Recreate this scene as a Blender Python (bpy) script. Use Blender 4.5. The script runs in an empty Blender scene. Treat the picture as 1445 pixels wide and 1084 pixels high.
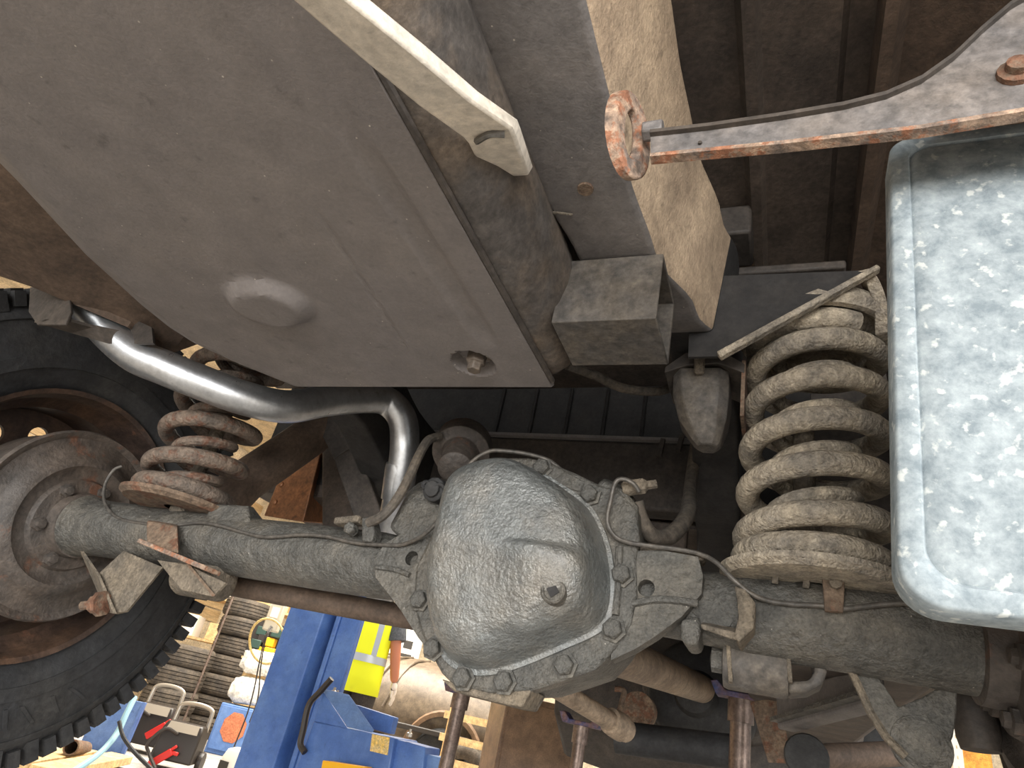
import bpy, bmesh, math, random
from mathutils import Vector, Matrix
R_ = random.Random(7)
S = bpy.context.scene
COL = S.collection

# ---------------------------------------------------------------- camera
IW, IH, FPX = 1445.0, 1084.0, 900.0
EYE = Vector((0, 0, 0.75))
_x = Vector((FPX * FPX / 382.0, 0, -FPX)).normalized()          # vehicle right, in camera axes (x right, y down, z forward)
_y = Vector((382.0, 582.0, FPX)); _y = (_y - _x * _x.dot(_y)).normalized()
_z = -_x.cross(_y)
if _z.y > 0: _z = -_z
ROT = Matrix((_x, _y, _z))                                      # camera axes -> world
cam_d = bpy.data.cameras.new('camera'); cam = bpy.data.objects.new('camera', cam_d); COL.objects.link(cam)
cam_d.sensor_width = 36.0; cam_d.lens = 36.0 * FPX / IW; cam_d.clip_start = 0.01
m4 = (ROT @ Matrix(((1, 0, 0), (0, -1, 0), (0, 0, -1)))).to_4x4(); m4.translation = EYE
cam.matrix_world = m4
S.camera = cam

# ---------------------------------------------------------------- world, lights, exposure
S.view_settings.view_transform = 'Standard'; S.view_settings.look = 'None'
S.view_settings.gamma = 1.0; S.view_settings.use_curve_mapping = False
S.view_settings.exposure = 0.75
wd = bpy.data.worlds.new('daylight'); S.world = wd; wd.use_nodes = True
bg = wd.node_tree.nodes['Background']; bg.inputs[0].default_value = (0.92, 0.96, 1.0, 1); bg.inputs[1].default_value = 0.55

def area(name, loc, target, sx, sy, power, color):
    l = bpy.data.lights.new(name, 'AREA'); l.shape = 'RECTANGLE'; l.size = sx; l.size_y = sy; l.energy = power; l.color = color
    o = bpy.data.objects.new(name, l); COL.objects.link(o); o.location = loc
    o.rotation_euler = (Vector(target) - Vector(loc)).to_track_quat('-Z', 'Y').to_euler()
    return o
area('doorway_daylight_right', (3.8, -1.6, 1.9), (0, 0.6, 1.0), 3.4, 2.8, 200, (1.0, 0.99, 0.98))
area('doorway_daylight_rear', (0.5, -3.1, 1.0), (-0.2, 0.6, 0.95), 3.4, 1.8, 150, (1.0, 0.99, 0.97))
area('shop_tube_lights_1', (-4.2, 5.2, 3.9), (-4.2, 5.2, 0), 3.0, 3.0, 380, (1.0, 0.94, 0.84))
area('shop_tube_lights_2', (-1.0, 6.2, 3.9), (-1.0, 6.2, 0), 3.0, 2.0, 120, (1.0, 0.94, 0.84))

# ---------------------------------------------------------------- helpers
TRUCK_Z = -0.2                                                    # vehicle drawing height -> workshop height
def ray(px, py): return ROT @ Vector(((px - IW / 2) / FPX, (py - IH / 2) / FPX, 1.0))
def W(px, py, **k):                                               # a point of the workshop from a sight line and one known measure
    r = ray(px, py); (a, v), = k.items()
    t = v if a == 'D' else (v - EYE['XYZ'.index(a)]) / r['XYZ'.index(a)]
    return EYE + r * t
def V(px, py, **k):                                               # the same in the vehicle's own frame
    if 'Z' in k: k['Z'] += TRUCK_Z
    p = W(px, py, **k); p.z -= TRUCK_Z
    return p
def vec(p): return p if isinstance(p, Vector) else Vector(p)

def smooth_path(pts, n=8, closed=False):
    pts = [vec(p) for p in pts]; out = []
    N = len(pts)
    for i in range(N if closed else N - 1):
        if closed: p0, p1, p2, p3 = pts[i - 1], pts[i], pts[(i + 1) % N], pts[(i + 2) % N]
        else:
            p1, p2 = pts[i], pts[i + 1]
            p0 = pts[i - 1] if i > 0 else p1 * 2 - p2
            p3 = pts[i + 2] if i + 2 < N else p2 * 2 - p1
        for k in range(n):
            t = k / n
            out.append(0.5 * ((2 * p1) + (p2 - p0) * t + (2 * p0 - 5 * p1 + 4 * p2 - p3) * t * t + (3 * p1 - p0 - 3 * p2 + p3) * t ** 3))
    if not closed: out.append(pts[-1])
    return out

class MB:
    def __init__(self): self.v = []; self.f = []; self.mi = []
    def add(self, vs, fs, mi=0):
        b = len(self.v); self.v += [tuple(v) for v in vs]
        for f in fs: self.f.append([b + i for i in f]); self.mi.append(mi)
        return self
    def hexa(self, p, mi=0):                                      # 4 bottom, 4 top
        return self.add(p, [(3, 2, 1, 0), (4, 5, 6, 7), (0, 1, 5, 4), (1, 2, 6, 5), (2, 3, 7, 6), (3, 0, 4, 7)], mi)
    def box(self, c, s, rz=0, mi=0, M=None):
        c = vec(c); q = M or Matrix.Rotation(rz, 3, 'Z'); h = Vector(s) / 2
        P = [c + q @ Vector((sx * h.x, sy * h.y, sz * h.z)) for sz in (-1, 1) for sx, sy in ((-1, -1), (1, -1), (1, 1), (-1, 1))]
        return self.hexa(P, mi)
    def bar(self, a, b, w, h, up=(0, 0, 1), mi=0):                # rectangular bar from a to b
        a, b = vec(a), vec(b); d = (b - a).normalized(); s = d.cross(vec(up)).normalized(); u = s.cross(d)
        s *= w / 2; u *= h / 2
        return self.hexa([a - s - u, a + s - u, b + s - u, b - s - u, a - s + u, a + s + u, b + s + u, b - s + u], mi)
    def loft(self, rings, cap=True, closed=True, mi=0):
        n = len(rings[0]); vs = [p for r in rings for p in r]; fs = []
        for i in range(len(rings) - 1):
            for j in range(n if closed else n - 1):
                k = (j + 1) % n
                fs.append((i * n + j, i * n + k, (i + 1) * n + k, (i + 1) * n + j))
        if cap and closed:
            fs.append(tuple(range(n))[::-1]); fs.append(tuple((len(rings) - 1) * n + j for j in range(n)))
        return self.add(vs, fs, mi)
    def tube(self, pts, r, seg=12, cap=True, mi=0, closed=False):
        pts = [vec(p) for p in pts]; n = len(pts); rs = r if isinstance(r, (list, tuple)) else [r] * n
        T = []
        for i in range(n):
            a = pts[i - 1] if (i > 0 or closed) else pts[i]; b = pts[(i + 1) % n] if (i < n - 1 or closed) else pts[i]
            T.append((b - a).normalized())
        u = T[0].orthogonal().normalized(); rings = []
        for i in range(n):
            u = (u - T[i] * u.dot(T[i])).normalized(); w = T[i].cross(u)
            rings.append([pts[i] + (u * math.cos(2 * math.pi * k / seg) + w * math.sin(2 * math.pi * k / seg)) * rs[i] for k in range(seg)])
        if closed: rings.append(rings[0])
        return self.loft(rings, cap and not closed, mi=mi)
    def lathe(self, prof, c, axis, seg=32, cap=True, mi=0):       # prof: (radius, height along axis)
        c = vec(c); a = vec(axis).normalized(); u = a.orthogonal().normalized(); w = a.cross(u)
        rings = [[c + a * h + (u * math.cos(2 * math.pi * k / seg) + w * math.sin(2 * math.pi * k / seg)) * max(r, 1e-4) for k in range(seg)] for r, h in prof]
        return self.loft(rings, cap, mi=mi)
    def prism(self, poly, d, mi=0):                               # flat outline given thickness d (vector)
        d = vec(d); n = len(poly); P = [vec(p) for p in poly]
        fs = [tuple(range(n))[::-1], tuple(range(n, 2 * n))] + [(i, (i + 1) % n, n + (i + 1) % n, n + i) for i in range(n)]
        return self.add(P + [p + d for p in P], fs, mi)
    def mesh(self, name, mats, sharp=35):
        me = bpy.data.meshes.new(name); me.from_pydata(self.v, [], self.f); me.update()
        for m in (mats if isinstance(mats, (list, tuple)) else [mats]): me.materials.append(m)
        bm = bmesh.new(); bm.from_mesh(me); bmesh.ops.recalc_face_normals(bm, faces=bm.faces[:]); bm.to_mesh(me); bm.free()
        for p, i in zip(me.polygons, self.mi): p.material_index = i; p.use_smooth = True
        me.set_sharp_from_angle(angle=math.radians(sharp))
        return me
    def build(self, name, mats, parent=None, bevel=0, sharp=35, sub=0):
        o = bpy.data.objects.new(name, self.mesh(name, mats, sharp)); COL.objects.link(o)
        if parent: o.parent = parent
        if bevel:
            m = o.modifiers.new('edge', 'BEVEL'); m.width = bevel; m.segments = 2; m.limit_method = 'ANGLE'; m.angle_limit = math.radians(40)
        if sub:
            m = o.modifiers.new('soft', 'SUBSURF'); m.levels = sub; m.render_levels = sub
        return o
def empty(name, loc, parent=None):
    o = bpy.data.objects.new(name, None); COL.objects.link(o); o.location = loc; o.empty_display_size = 0.1
    if parent: o.parent = parent
    return o
def tag(o, label=None, cat=None, group=None, kind=None):
    if label: o['label'] = label
    if cat: o['category'] = cat
    if group: o['group'] = group
    if kind: o['kind'] = kind
    return o
def inst(src, name, parent, loc=None, M=None):
    o = bpy.data.objects.new(name, src.data); COL.objects.link(o); o.parent = parent
    if M is not None: o.matrix_local = M
    elif loc is not None: o.location = loc
    return o
def frame_at(p, axis):                                            # matrix that puts local Z along axis at p
    q = vec(axis).normalized().to_track_quat('Z', 'Y').to_matrix().to_4x4(); q.translation = vec(p); return q
def copy_tree(o, parent=None):
    c = o.copy(); COL.objects.link(c); c.parent = parent
    for ch in o.children: copy_tree(ch, c)
    return c
def holed(name, outer, holes, depth, mat, parent, M):             # flat sheet with round openings; outlines are 2-D lists
    cu = bpy.data.curves.new(name, 'CURVE'); cu.dimensions = '2D'; cu.fill_mode = 'BOTH'; cu.extrude = depth / 2
    for loop in [outer] + holes:
        sp = cu.splines.new('POLY'); sp.points.add(len(loop) - 1); sp.use_cyclic_u = True
        for q, (x, y) in zip(sp.points, loop): q.co = (x, y, 0, 1)
    t = bpy.data.objects.new(name, cu); COL.objects.link(t)
    bpy.context.view_layer.update()
    me = bpy.data.meshes.new_from_object(t.evaluated_get(bpy.context.evaluated_depsgraph_get()))
    bpy.data.objects.remove(t); bpy.data.curves.remove(cu)
    me.name = name; me.materials.clear(); me.materials.append(mat)
    o = bpy.data.objects.new(name, me); COL.objects.link(o); o.parent = parent; o.matrix_local = M
    return o
def circle(r, n=24, c=(0, 0)): return [(c[0] + r * math.cos(2 * math.pi * k / n), c[1] + r * math.sin(2 * math.pi * k / n)) for k in range(n)]

# ---------------------------------------------------------------- materials
def srgb(r, g, b):
    f = lambda c: (c / 255 / 12.92) if c <= 10 else ((c / 255 + 0.055) / 1.055) ** 2.4
    return (f(r), f(g), f(b), 1)
def grime(name, base, dust=None, amt=0.5, rust=None, rust_amt=0.0, rough=0.6, metal=0.0, scale=14, bump=0.3, bscale=160, coat=0.0, spec=0.5, lumps=0.0, lscale=45, stretch=None, speck=0.0, vary=0.5):
    m = bpy.data.materials.new(name); m.use_nodes = True; nt = m.node_tree; N, L = nt.nodes, nt.links
    P = N['Principled BSDF']; tc = N.new('ShaderNodeTexCoord'); src = tc.outputs['Object']
    if stretch:
        mp = N.new('ShaderNodeMapping'); mp.inputs['Scale'].default_value = stretch; L.new(src, mp.inputs[0]); src = mp.outputs[0]
    def noise(sc, det=5, rg=0.6):
        n = N.new('ShaderNodeTexNoise'); n.inputs['Scale'].default_value = sc; n.inputs['Detail'].default_value = det; n.inputs['Roughness'].default_value = rg
        L.new(src, n.inputs['Vector']); return n.outputs['Fac']
    def ramp(s, a, b):
        r = N.new('ShaderNodeMapRange'); r.inputs[1].default_value = a; r.inputs[2].default_value = b; L.new(s, r.inputs[0]); return r.outputs[0]
    def mix(f, c1, c2):
        x = N.new('ShaderNodeMix'); x.data_type = 'RGBA'
        L.new(f, x.inputs[0]) if not isinstance(f, float) else setattr(x.inputs[0], 'default_value', f)
        for c, i in ((c1, 6), (c2, 7)):
            if isinstance(c, tuple): x.inputs[i].default_value = c
            else: L.new(c, x.inputs[i])
        return x.outputs[2]
    col = tuple(base); fine = noise(bscale, 4, 0.65)
    if dust:
        col = mix(ramp(noise(scale), 0.62 - amt * 0.5, 0.92 - amt * 0.5), col, tuple(dust))
        col = mix(ramp(noise(scale * 5.3), 0.62, 0.80), col, tuple(c * 0.55 if i < 3 else 1 for i, c in enumerate(base)))
    if rust: col = mix(ramp(noise(scale * 1.9, 6, 0.7), 0.70 - rust_amt * 0.5, 0.78 - rust_amt * 0.5), col, tuple(rust))
    if speck:
        v = N.new('ShaderNodeTexVoronoi'); v.inputs['Scale'].default_value = 70; L.new(src, v.inputs['Vector'])
        r = ramp(v.outputs['Distance'], 0.10 * speck, 0.04 * speck); col = mix(r, col, srgb(178, 170, 158))
    if vary:
        def mult(c, s, a, b, lo, hi):
            r = N.new('ShaderNodeMapRange'); r.inputs[1].default_value = a; r.inputs[2].default_value = b; r.inputs[3].default_value = lo; r.inputs[4].default_value = hi; L.new(s, r.inputs[0])
            x = N.new('ShaderNodeMix'); x.data_type = 'RGBA'; x.blend_type = 'MULTIPLY'; x.inputs[0].default_value = 1.0
            x.inputs[6].default_value = c if isinstance(c, tuple) else (1, 1, 1, 1)
            if not isinstance(c, tuple): L.new(c, x.inputs[6])
            L.new(r.outputs[0], x.inputs[7]); return x.outputs[2]
        col = mult(col, noise(scale * 3.7, 6, 0.7), 0.32, 0.68, 1 - 0.75 * vary, 1 + 0.75 * vary)
        col = mult(col, fine, 0.30, 0.70, 1 - 0.6 * vary, 1 + 0.6 * vary)
    if isinstance(col, tuple): P.inputs['Base Color'].default_value = col
    else: L.new(col, P.inputs['Base Color'])
    P.inputs['Metallic'].default_value = metal; P.inputs['Specular IOR Level'].default_value = spec
    P.inputs['Coat Weight'].default_value = coat; P.inputs['Coat Roughness'].default_value = 0.25
    rr = N.new('ShaderNodeMapRange'); rr.inputs[3].default_value = max(0.05, rough - 0.15); rr.inputs[4].default_value = min(1, rough + 0.15)
    L.new(noise(scale * 3), rr.inputs[0]); L.new(rr.outputs[0], P.inputs['Roughness'])
    h = fine
    if lumps:
        lm = ramp(noise(lscale, 3, 0.55), 0.3, 0.75)
        a = N.new('ShaderNodeMath'); a.operation = 'MULTIPLY_ADD'; L.new(lm, a.inputs[0]); a.inputs[1].default_value = lumps; L.new(fine, a.inputs[2]); h = a.outputs[0]
    if bump:
        b = N.new('ShaderNodeBump'); b.inputs['Strength'].default_value = bump; b.inputs['Distance'].default_value = 0.004
        L.new(h, b.inputs['Height']); L.new(b.outputs[0], P.inputs['Normal'])
    return m
def plain(name, c, rough=0.5, metal=0.0, emit=0.0):
    m = bpy.data.materials.new(name); m.use_nodes = True; P = m.node_tree.nodes['Principled BSDF']
    P.inputs['Base Color'].default_value = c; P.inputs['Roughness'].default_value = rough; P.inputs['Metallic'].default_value = metal
    if emit: P.inputs['Emission Color'].default_value = c; P.inputs['Emission Strength'].default_value = emit
    return m
RUST = srgb(98, 68, 52)
M = dict(
    tank=grime('tank_plate', srgb(110, 104, 101), srgb(118, 111, 106), 0.35, rough=0.58, scale=9, bump=0.12, bscale=300, speck=0.6, vary=0.16),
    shell=grime('tank_shell', srgb(76, 71, 67), srgb(104, 89, 73), 0.4, rough=0.6, scale=12, bump=0.18, bscale=200, lumps=0.5),
    rail=grime('rail_black', srgb(104, 100, 98), srgb(118, 112, 107), 0.35, vary=0.25, rough=0.6, scale=11, bump=0.18, bscale=240, speck=0.6),
    rail_dust=grime('rail_dusty', srgb(152, 132, 110), srgb(180, 158, 132), 0.6, rough=0.9, vary=0.3, scale=13, bump=0.45, bscale=260, lumps=0.5),
    bar=grime('bar_grey', srgb(205, 196, 182), srgb(218, 206, 188), 0.5, RUST, 0.12, vary=0.25, rough=0.7, scale=14, bump=0.2),
    pipe_grey=grime('pipe_grey', srgb(120, 122, 124), srgb(98, 92, 82), 0.5, rough=0.35, metal=0.6, scale=12, bump=0.1),
    black=grime('chassis_black', srgb(60, 54, 49), srgb(78, 69, 60), 0.3, rough=0.7, scale=9, bump=0.2),
    floor_pan=grime('floor_pan', srgb(68, 60, 54), srgb(86, 74, 64), 0.4, rough=0.7, scale=5, bump=0.2),
    brown_pan=grime('brown_pan', srgb(92, 76, 63), srgb(72, 59, 49), 0.5, rough=0.75, scale=6, bump=0.2),
    spring=grime('spring_dirty', srgb(136, 128, 116), srgb(184, 170, 148), 0.5, rough=0.75, scale=26, bump=0.7, bscale=380, lumps=1.0, lscale=150, speck=0.5),
    spring_rust=grime('spring_rusty', srgb(92, 82, 73), srgb(118, 102, 88), 0.5, RUST, 0.35, rough=0.75, scale=20, bump=0.5, bscale=220, lumps=0.7, lscale=110),
    axle=grime('axle_grey', srgb(80, 78, 73), srgb(100, 94, 84), 0.32, rough=0.5, scale=14, bump=0.6, bscale=330, lumps=1.0, lscale=110, speck=0.5, vary=0.5),
    axle_dust=grime('axle_dusty', srgb(98, 90, 79), srgb(122, 110, 93), 0.5, rough=0.85, scale=20, bump=0.7, bscale=300, lumps=1.0, lscale=110, vary=0.5),
    cover=grime('cover_oily', srgb(110, 112, 110), srgb(126, 121, 112), 0.35, rough=0.30, scale=13, bump=0.45, bscale=520, lumps=1.2, lscale=210, vary=0.40, spec=0.7, metal=0.25, coat=0.3),
    rust=grime('rusty_plate', srgb(96, 80, 66), srgb(130, 110, 90), 0.4, srgb(104, 72, 54), 0.40, rough=0.85, scale=20, bump=0.6, bscale=160, lumps=0.8),
    rust_edge=grime('rusty_edge', srgb(104, 92, 84), srgb(160, 134, 112), 0.6, srgb(136, 92, 68), 0.40, rough=0.85, scale=40, bump=0.5),
    arm=grime('arm_grey', srgb(98, 94, 92), srgb(116, 107, 99), 0.4, RUST, 0.1, rough=0.55, scale=16, bump=0.2),
    hose=grime('rubber_hose', srgb(76, 70, 63), srgb(98, 88, 76), 0.5, rough=0.8, scale=30, bump=0.3),
    line=grime('brake_line', srgb(82, 78, 73), srgb(96, 89, 80), 0.4, rough=0.55, metal=0.3, scale=30, bump=0.2),
    rubber=grime('rubber_black', srgb(40, 40, 41), srgb(54, 52, 49), 0.3, rough=0.7, scale=8, bump=0.25, bscale=120),
    stop=grime('bump_stop_rubber', srgb(76, 72, 68), srgb(92, 84, 74), 0.5, rough=0.7, scale=25, bump=0.2),
    rim=grime('wheel_rim', srgb(58, 46, 40), srgb(84, 62, 46), 0.4, RUST, 0.15, rough=0.55, scale=9, bump=0.2),
    drum=grime('brake_drum', srgb(70, 64, 59), srgb(86, 75, 66), 0.4, RUST, 0.24, rough=0.6, scale=8, bump=0.4, bscale=150, lumps=0.5),
    copper=grime('copper_brown', srgb(112, 76, 50), srgb(140, 92, 58), 0.5, rough=0.5, metal=0.3, scale=9, bump=0.1),
    shaft=grime('driveshaft_tan', srgb(150, 132, 112), srgb(112, 96, 82), 0.4, rough=0.55, scale=9, bump=0.15),
    exhaust=grime('aluminised_pipe', srgb(206, 208, 210), srgb(176, 178, 180), 0.35, rough=0.34, metal=0.92, vary=0.15, scale=14, bump=0.06, stretch=(1, 1, 1)),
    pitch=grime('near_black', srgb(36, 34, 33), srgb(46, 42, 38), 0.3, rough=0.75, scale=9, bump=0.2),
    galv=None,
)
def galvanised():
    m = bpy.data.materials.new('galvanised_sheet'); m.use_nodes = True; nt = m.node_tree; N, L = nt.nodes, nt.links; P = N['Principled BSDF']
    tc = N.new('ShaderNodeTexCoord')
    n = N.new('ShaderNodeTexNoise'); n.inputs['Scale'].default_value = 70; n.inputs['Detail'].default_value = 7; n.inputs['Roughness'].default_value = 0.72; n.inputs['Distortion'].default_value = 0.15
    L.new(tc.outputs['Object'], n.inputs['Vector'])
    r = N.new('ShaderNodeValToRGB'); r.color_ramp.elements[0].position = 0.38; r.color_ramp.elements[0].color = srgb(112, 122, 127)
    r.color_ramp.elements[1].position = 0.66; r.color_ramp.elements[1].color = srgb(158, 166, 168)
    L.new(n.outputs['Fac'], r.inputs[0])
    v = N.new('ShaderNodeTexNoise'); v.inputs['Scale'].default_value = 150; v.inputs['Detail'].default_value = 4; L.new(tc.outputs['Object'], v.inputs['Vector'])
    rr = N.new('ShaderNodeMapRange'); rr.inputs[1].default_value = 0.60; rr.inputs[2].default_value = 0.68; rr.inputs[4].default_value = 0.8; L.new(v.outputs['Fac'], rr.inputs[0])
    x = N.new('ShaderNodeMix'); x.data_type = 'RGBA'; L.new(rr.outputs[0], x.inputs[0]); L.new(r.outputs[0], x.inputs[6]); x.inputs[7].default_value = srgb(188, 191, 187)
    L.new(x.outputs[2], P.inputs['Base Color']); P.inputs['Metallic'].default_value = 0.0; P.inputs['Roughness'].default_value = 0.75; P.inputs['Specular IOR Level'].default_value = 0.25
    return m
M['galv'] = galvanised()

# ---------------------------------------------------------------- the workshop shell
concrete = grime('shop_concrete', srgb(168, 163, 157), srgb(148, 143, 137), 0.4, rough=0.7, scale=1.3, bump=0.1, bscale=60)
wallpaint = grime('shop_wall', srgb(224, 208, 180), srgb(206, 190, 160), 0.4, rough=0.8, scale=1.0, bump=0.05, bscale=40)
tag(MB().box((-1.5, 2.0, -0.05), (17, 18, 0.1)).build('floor', concrete), 'pale worn concrete workshop floor', kind='structure')
tag(MB().box((-1.5, 2.0, 4.45), (17, 18, 0.1)).build('ceiling', wallpaint), 'cream workshop ceiling', kind='structure')
wf = tag(MB().box((-1.5, 10.6, 2.2), (17, 0.2, 4.4)).build('wall_front', wallpaint), 'cream workshop wall', kind='structure')
wl = tag(MB().box((-9.6, 2.0, 2.2), (0.2, 17.0, 4.4)).build('wall_left', wallpaint), 'cream workshop side wall', kind='structure')
pl_me = MB().box((0, 0, 0), (0.03, 3.0, 0.20)).mesh('wall_plank', grime('pine_plank', srgb(214, 186, 142), srgb(192, 162, 118), 0.5, rough=0.7, scale=5, bump=0.05, stretch=(1, 0.2, 3)))
for i in range(10):
    for j in range(5):
        o = bpy.data.objects.new('wall_plank', pl_me); COL.objects.link(o); o.parent = wl
        o.location = (-9.475, -4 + j * 3.02, 1.5 + i * 0.225)

# ---------------------------------------------------------------- the raised vehicle
truck = empty('off_road_vehicle', (0, 0, TRUCK_Z))
tag(truck, 'raised off-road vehicle seen from below with grimy rear axle, coil springs and fuel tank', 'vehicle')
AY, AZ = 0.70, 1.10                                              # axle centre line

# floor pan over everything, with pressed ribs running lengthwise
def pan_profile(pts, y0, y1, th=0.004):
    mb = MB(); n = len(pts)
    lo = [[Vector((x, y, z)) for x, z in pts] + [Vector((x, y, z + th)) for x, z in reversed(pts)] for y in (y0, y1)]
    return mb.loft(lo)
fp = pan_profile([(-1.25, 1.62), (-0.62, 1.62), (-0.20, 1.63), (-0.045, 1.63), (-0.038, 1.615), (-0.026, 1.615), (-0.02, 1.63), (0.055, 1.63), (0.062, 1.64), (0.10, 1.64)], -0.9, 1.15).build('floor_pan', M['floor_pan'], truck)
pan_profile([(0.085, 1.66), (0.088, 1.60), (0.10, 1.60), (0.112, 1.625), (0.20, 1.60), (0.215, 1.585), (0.225, 1.585), (0.33, 1.52), (0.62, 1.40)], -0.9, 1.15).build('wheel_house_panel', M['brown_pan'], truck)
MB().hexa([(-1.2, 1.15, 1.36), (0.25, 1.15, 1.36), (0.25, 1.17, 1.36), (-1.2, 1.17, 1.36), (-1.2, 1.15, 1.63), (0.25, 1.15, 1.63), (0.25, 1.17, 1.63), (-1.2, 1.17, 1.63)]).build('heel_board', M['pitch'], truck)
ff = MB().hexa([(-1.2, 1.15, 1.33), (0.5, 1.15, 1.33), (0.5, 4.2, 1.33), (-1.2, 4.2, 1.33), (-1.2, 1.15, 1.36), (0.5, 1.15, 1.36), (0.5, 4.2, 1.36), (-1.2, 4.2, 1.36)]).build('front_floor', M['floor_pan'], truck)
for x in (-0.58, -0.50, -0.42, -0.34, -0.26): MB().box((x, 1.145, 1.50), (0.008, 0.010, 0.24)).build('floor_rib', M['pitch'], fp, bevel=0.004)

# fuel tank: pressed skid plate below, rounded shell above
def lerp_tab(tab, t):
    if t <= tab[0][0]: return tab[0][1]
    for (a, x), (b, y) in zip(tab, tab[1:]):
        if t <= b:
            k = (t - a) / (b - a); return x + (y - x) * k
    return tab[-1][1]
def sm(a, b, t):
    t = max(0.0, min(1.0, (t - a) / (b - a))); return t * t * (3 - 2 * t)
TZ, XR, YF = 1.26, -0.216, 0.527
XL = [(-0.4, -0.53), (0.05, -0.575), (0.12, -0.590), (0.2, -0.611), (0.29, -0.641), (0.37, -0.654), (0.41, -0.656), (0.44, -0.650), (0.48, -0.625), (YF, -0.585)]
dim = V(380, 427, Z=TZ); drn = V(668, 514, Z=TZ)
def plate_z(x, y):
    z = TZ
    e = x - lerp_tab(XL, y)
    z += 0.012 * (1 - sm(0.0, 0.045, e)) + 0.010 * (1 - sm(0.0, 0.012, e))
    d = math.hypot((x - dim.x) / 0.046, (y - dim.y) / 0.034); z -= 0.0105 * (1 - sm(0.72, 1.12, d))
    d = math.hypot(x - drn.x, y - drn.y); z += 0.014 * (1 - sm(0.019, 0.023, d))
    z += 0.0035 * sm(-0.268, -0.258, x) * (1 - sm(-0.250, -0.240, x)) * sm(0.18, 0.27, y) * (1 - sm(0.42, 0.46, y))
    z += 0.0015 * (1 - sm(0, 0.0025, abs(x + 0.34 + 0.12 * (y - 0.4)))) * sm(0.25, 0.3, y) * (1 - sm(0.44, 0.47, y))
    return z
mb = MB(); rows = 150; cols = 170; grid = []
for i in range(rows + 1):
    y = -0.4 + (YF + 0.4) * (1 - (1 - i / rows) ** 1.35); xl = lerp_tab(XL, y)
    grid.append([Vector((xl + (XR - xl) * j / cols, y, plate_z(xl + (XR - xl) * j / cols, y))) for j in range(cols + 1)])
mb.loft(grid, closed=False)
b = [r[0] for r in grid] + grid[-1][1:-1] + [r[-1] for r in grid[::-1]]
mb.loft([b, [p + Vector((0, 0, 0.004)) + (p - Vector((-0.42, 0.1, p.z))).normalized() * 0.003 for p in b], [p + Vector((0, 0, 0.05 if p.x < -0.23 else 0.012)) for p in b]], closed=False)
skid_mb = mb
sec = [(-0.227, 1.268), (-0.214, 1.2645), (-0.203, 1.267), (-0.192, 1.276), (-0.184, 1.290), (-0.1795, 1.31), (-0.1785, 1.33), (-0.182, 1.346), (-0.196, 1.354), (-0.205, 1.50), (-0.64, 1.50), (-0.648, 1.32), (-0.60, 1.292), (-0.40, 1.286)]
cx, cz = -0.42, 1.40
def tsec(y, k): return [Vector((cx + (x - cx) * k, y, cz + (z - cz) * k)) for x, z in sec]
def clip(ring): return [Vector((max(p.x, lerp_tab(XL, p.y) + 0.008), p.y, p.z)) for p in ring]
tank = MB().loft([clip(tsec(y, k)) for y, k in [(-0.4, 1), (0.0, 1), (0.3, 1), (0.45, 1), (0.495, 0.997), (0.512, 0.985), (0.520, 0.965), (0.523, 0.93)]]).build('fuel_tank', M['shell'], truck, sharp=50)
tag(tank, 'dark grey fuel tank with pressed steel skid plate')
skid = skid_mb.build('skid_plate', M['tank'], tank, sharp=30)
MB().lathe([(0.0075, -0.012), (0.0075, -0.004), (0.0105, -0.003), (0.0105, 0.012)], (drn.x + 0.002, drn.y, TZ + 0.004), (0, 0, 1), 6).build('drain_bolt', M['shell'], tank, bevel=0.001)
MB().tube([(XR + 0.002, y, TZ + 0.0035) for y in (-0.4, 0.1, 0.3, 0.52)], 0.0032, 8).build('seam_flange', M['black'], tank)

# tank support bar, diagonal, and the grey tube next to it
bs3 = [((300, -110), (372, -112), 1.206), ((402, -8), (478, -10), 1.220), ((500, 76), (585, 76), 1.231), ((590, 150), (665, 143), 1.245), ((652, 194), (722, 182), 1.262), ((660, 203), (727, 194), 1.268), ((684, 252), (746, 248), 1.302)]
bar = MB().loft([[V(*l, Z=z), V(*r, Z=z), V(*r, Z=z) + Vector((0, 0.004, 0.014)), V(*l, Z=z) + Vector((0, 0.004, 0.014))] for l, r, z in bs3]).build('support_bar', M['bar'], truck, bevel=0.002)
MB().tube(smooth_path([V(672, 200, Z=1.261), V(690, 190, Z=1.260), V(712, 190, Z=1.261)], 4), 0.0022, 6).build('weld_bead', M['pipe_grey'], bar)
p1, p2 = V(555, -20, Z=1.325), V(690, 150, Z=1.365)
MB().tube([p1 + (p1 - p2) * 0.8, p1, p2, p2 + (p2 - p1) * 0.4], 0.0225, 24).build('support_tube', M['pipe_grey'], truck)

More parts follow.
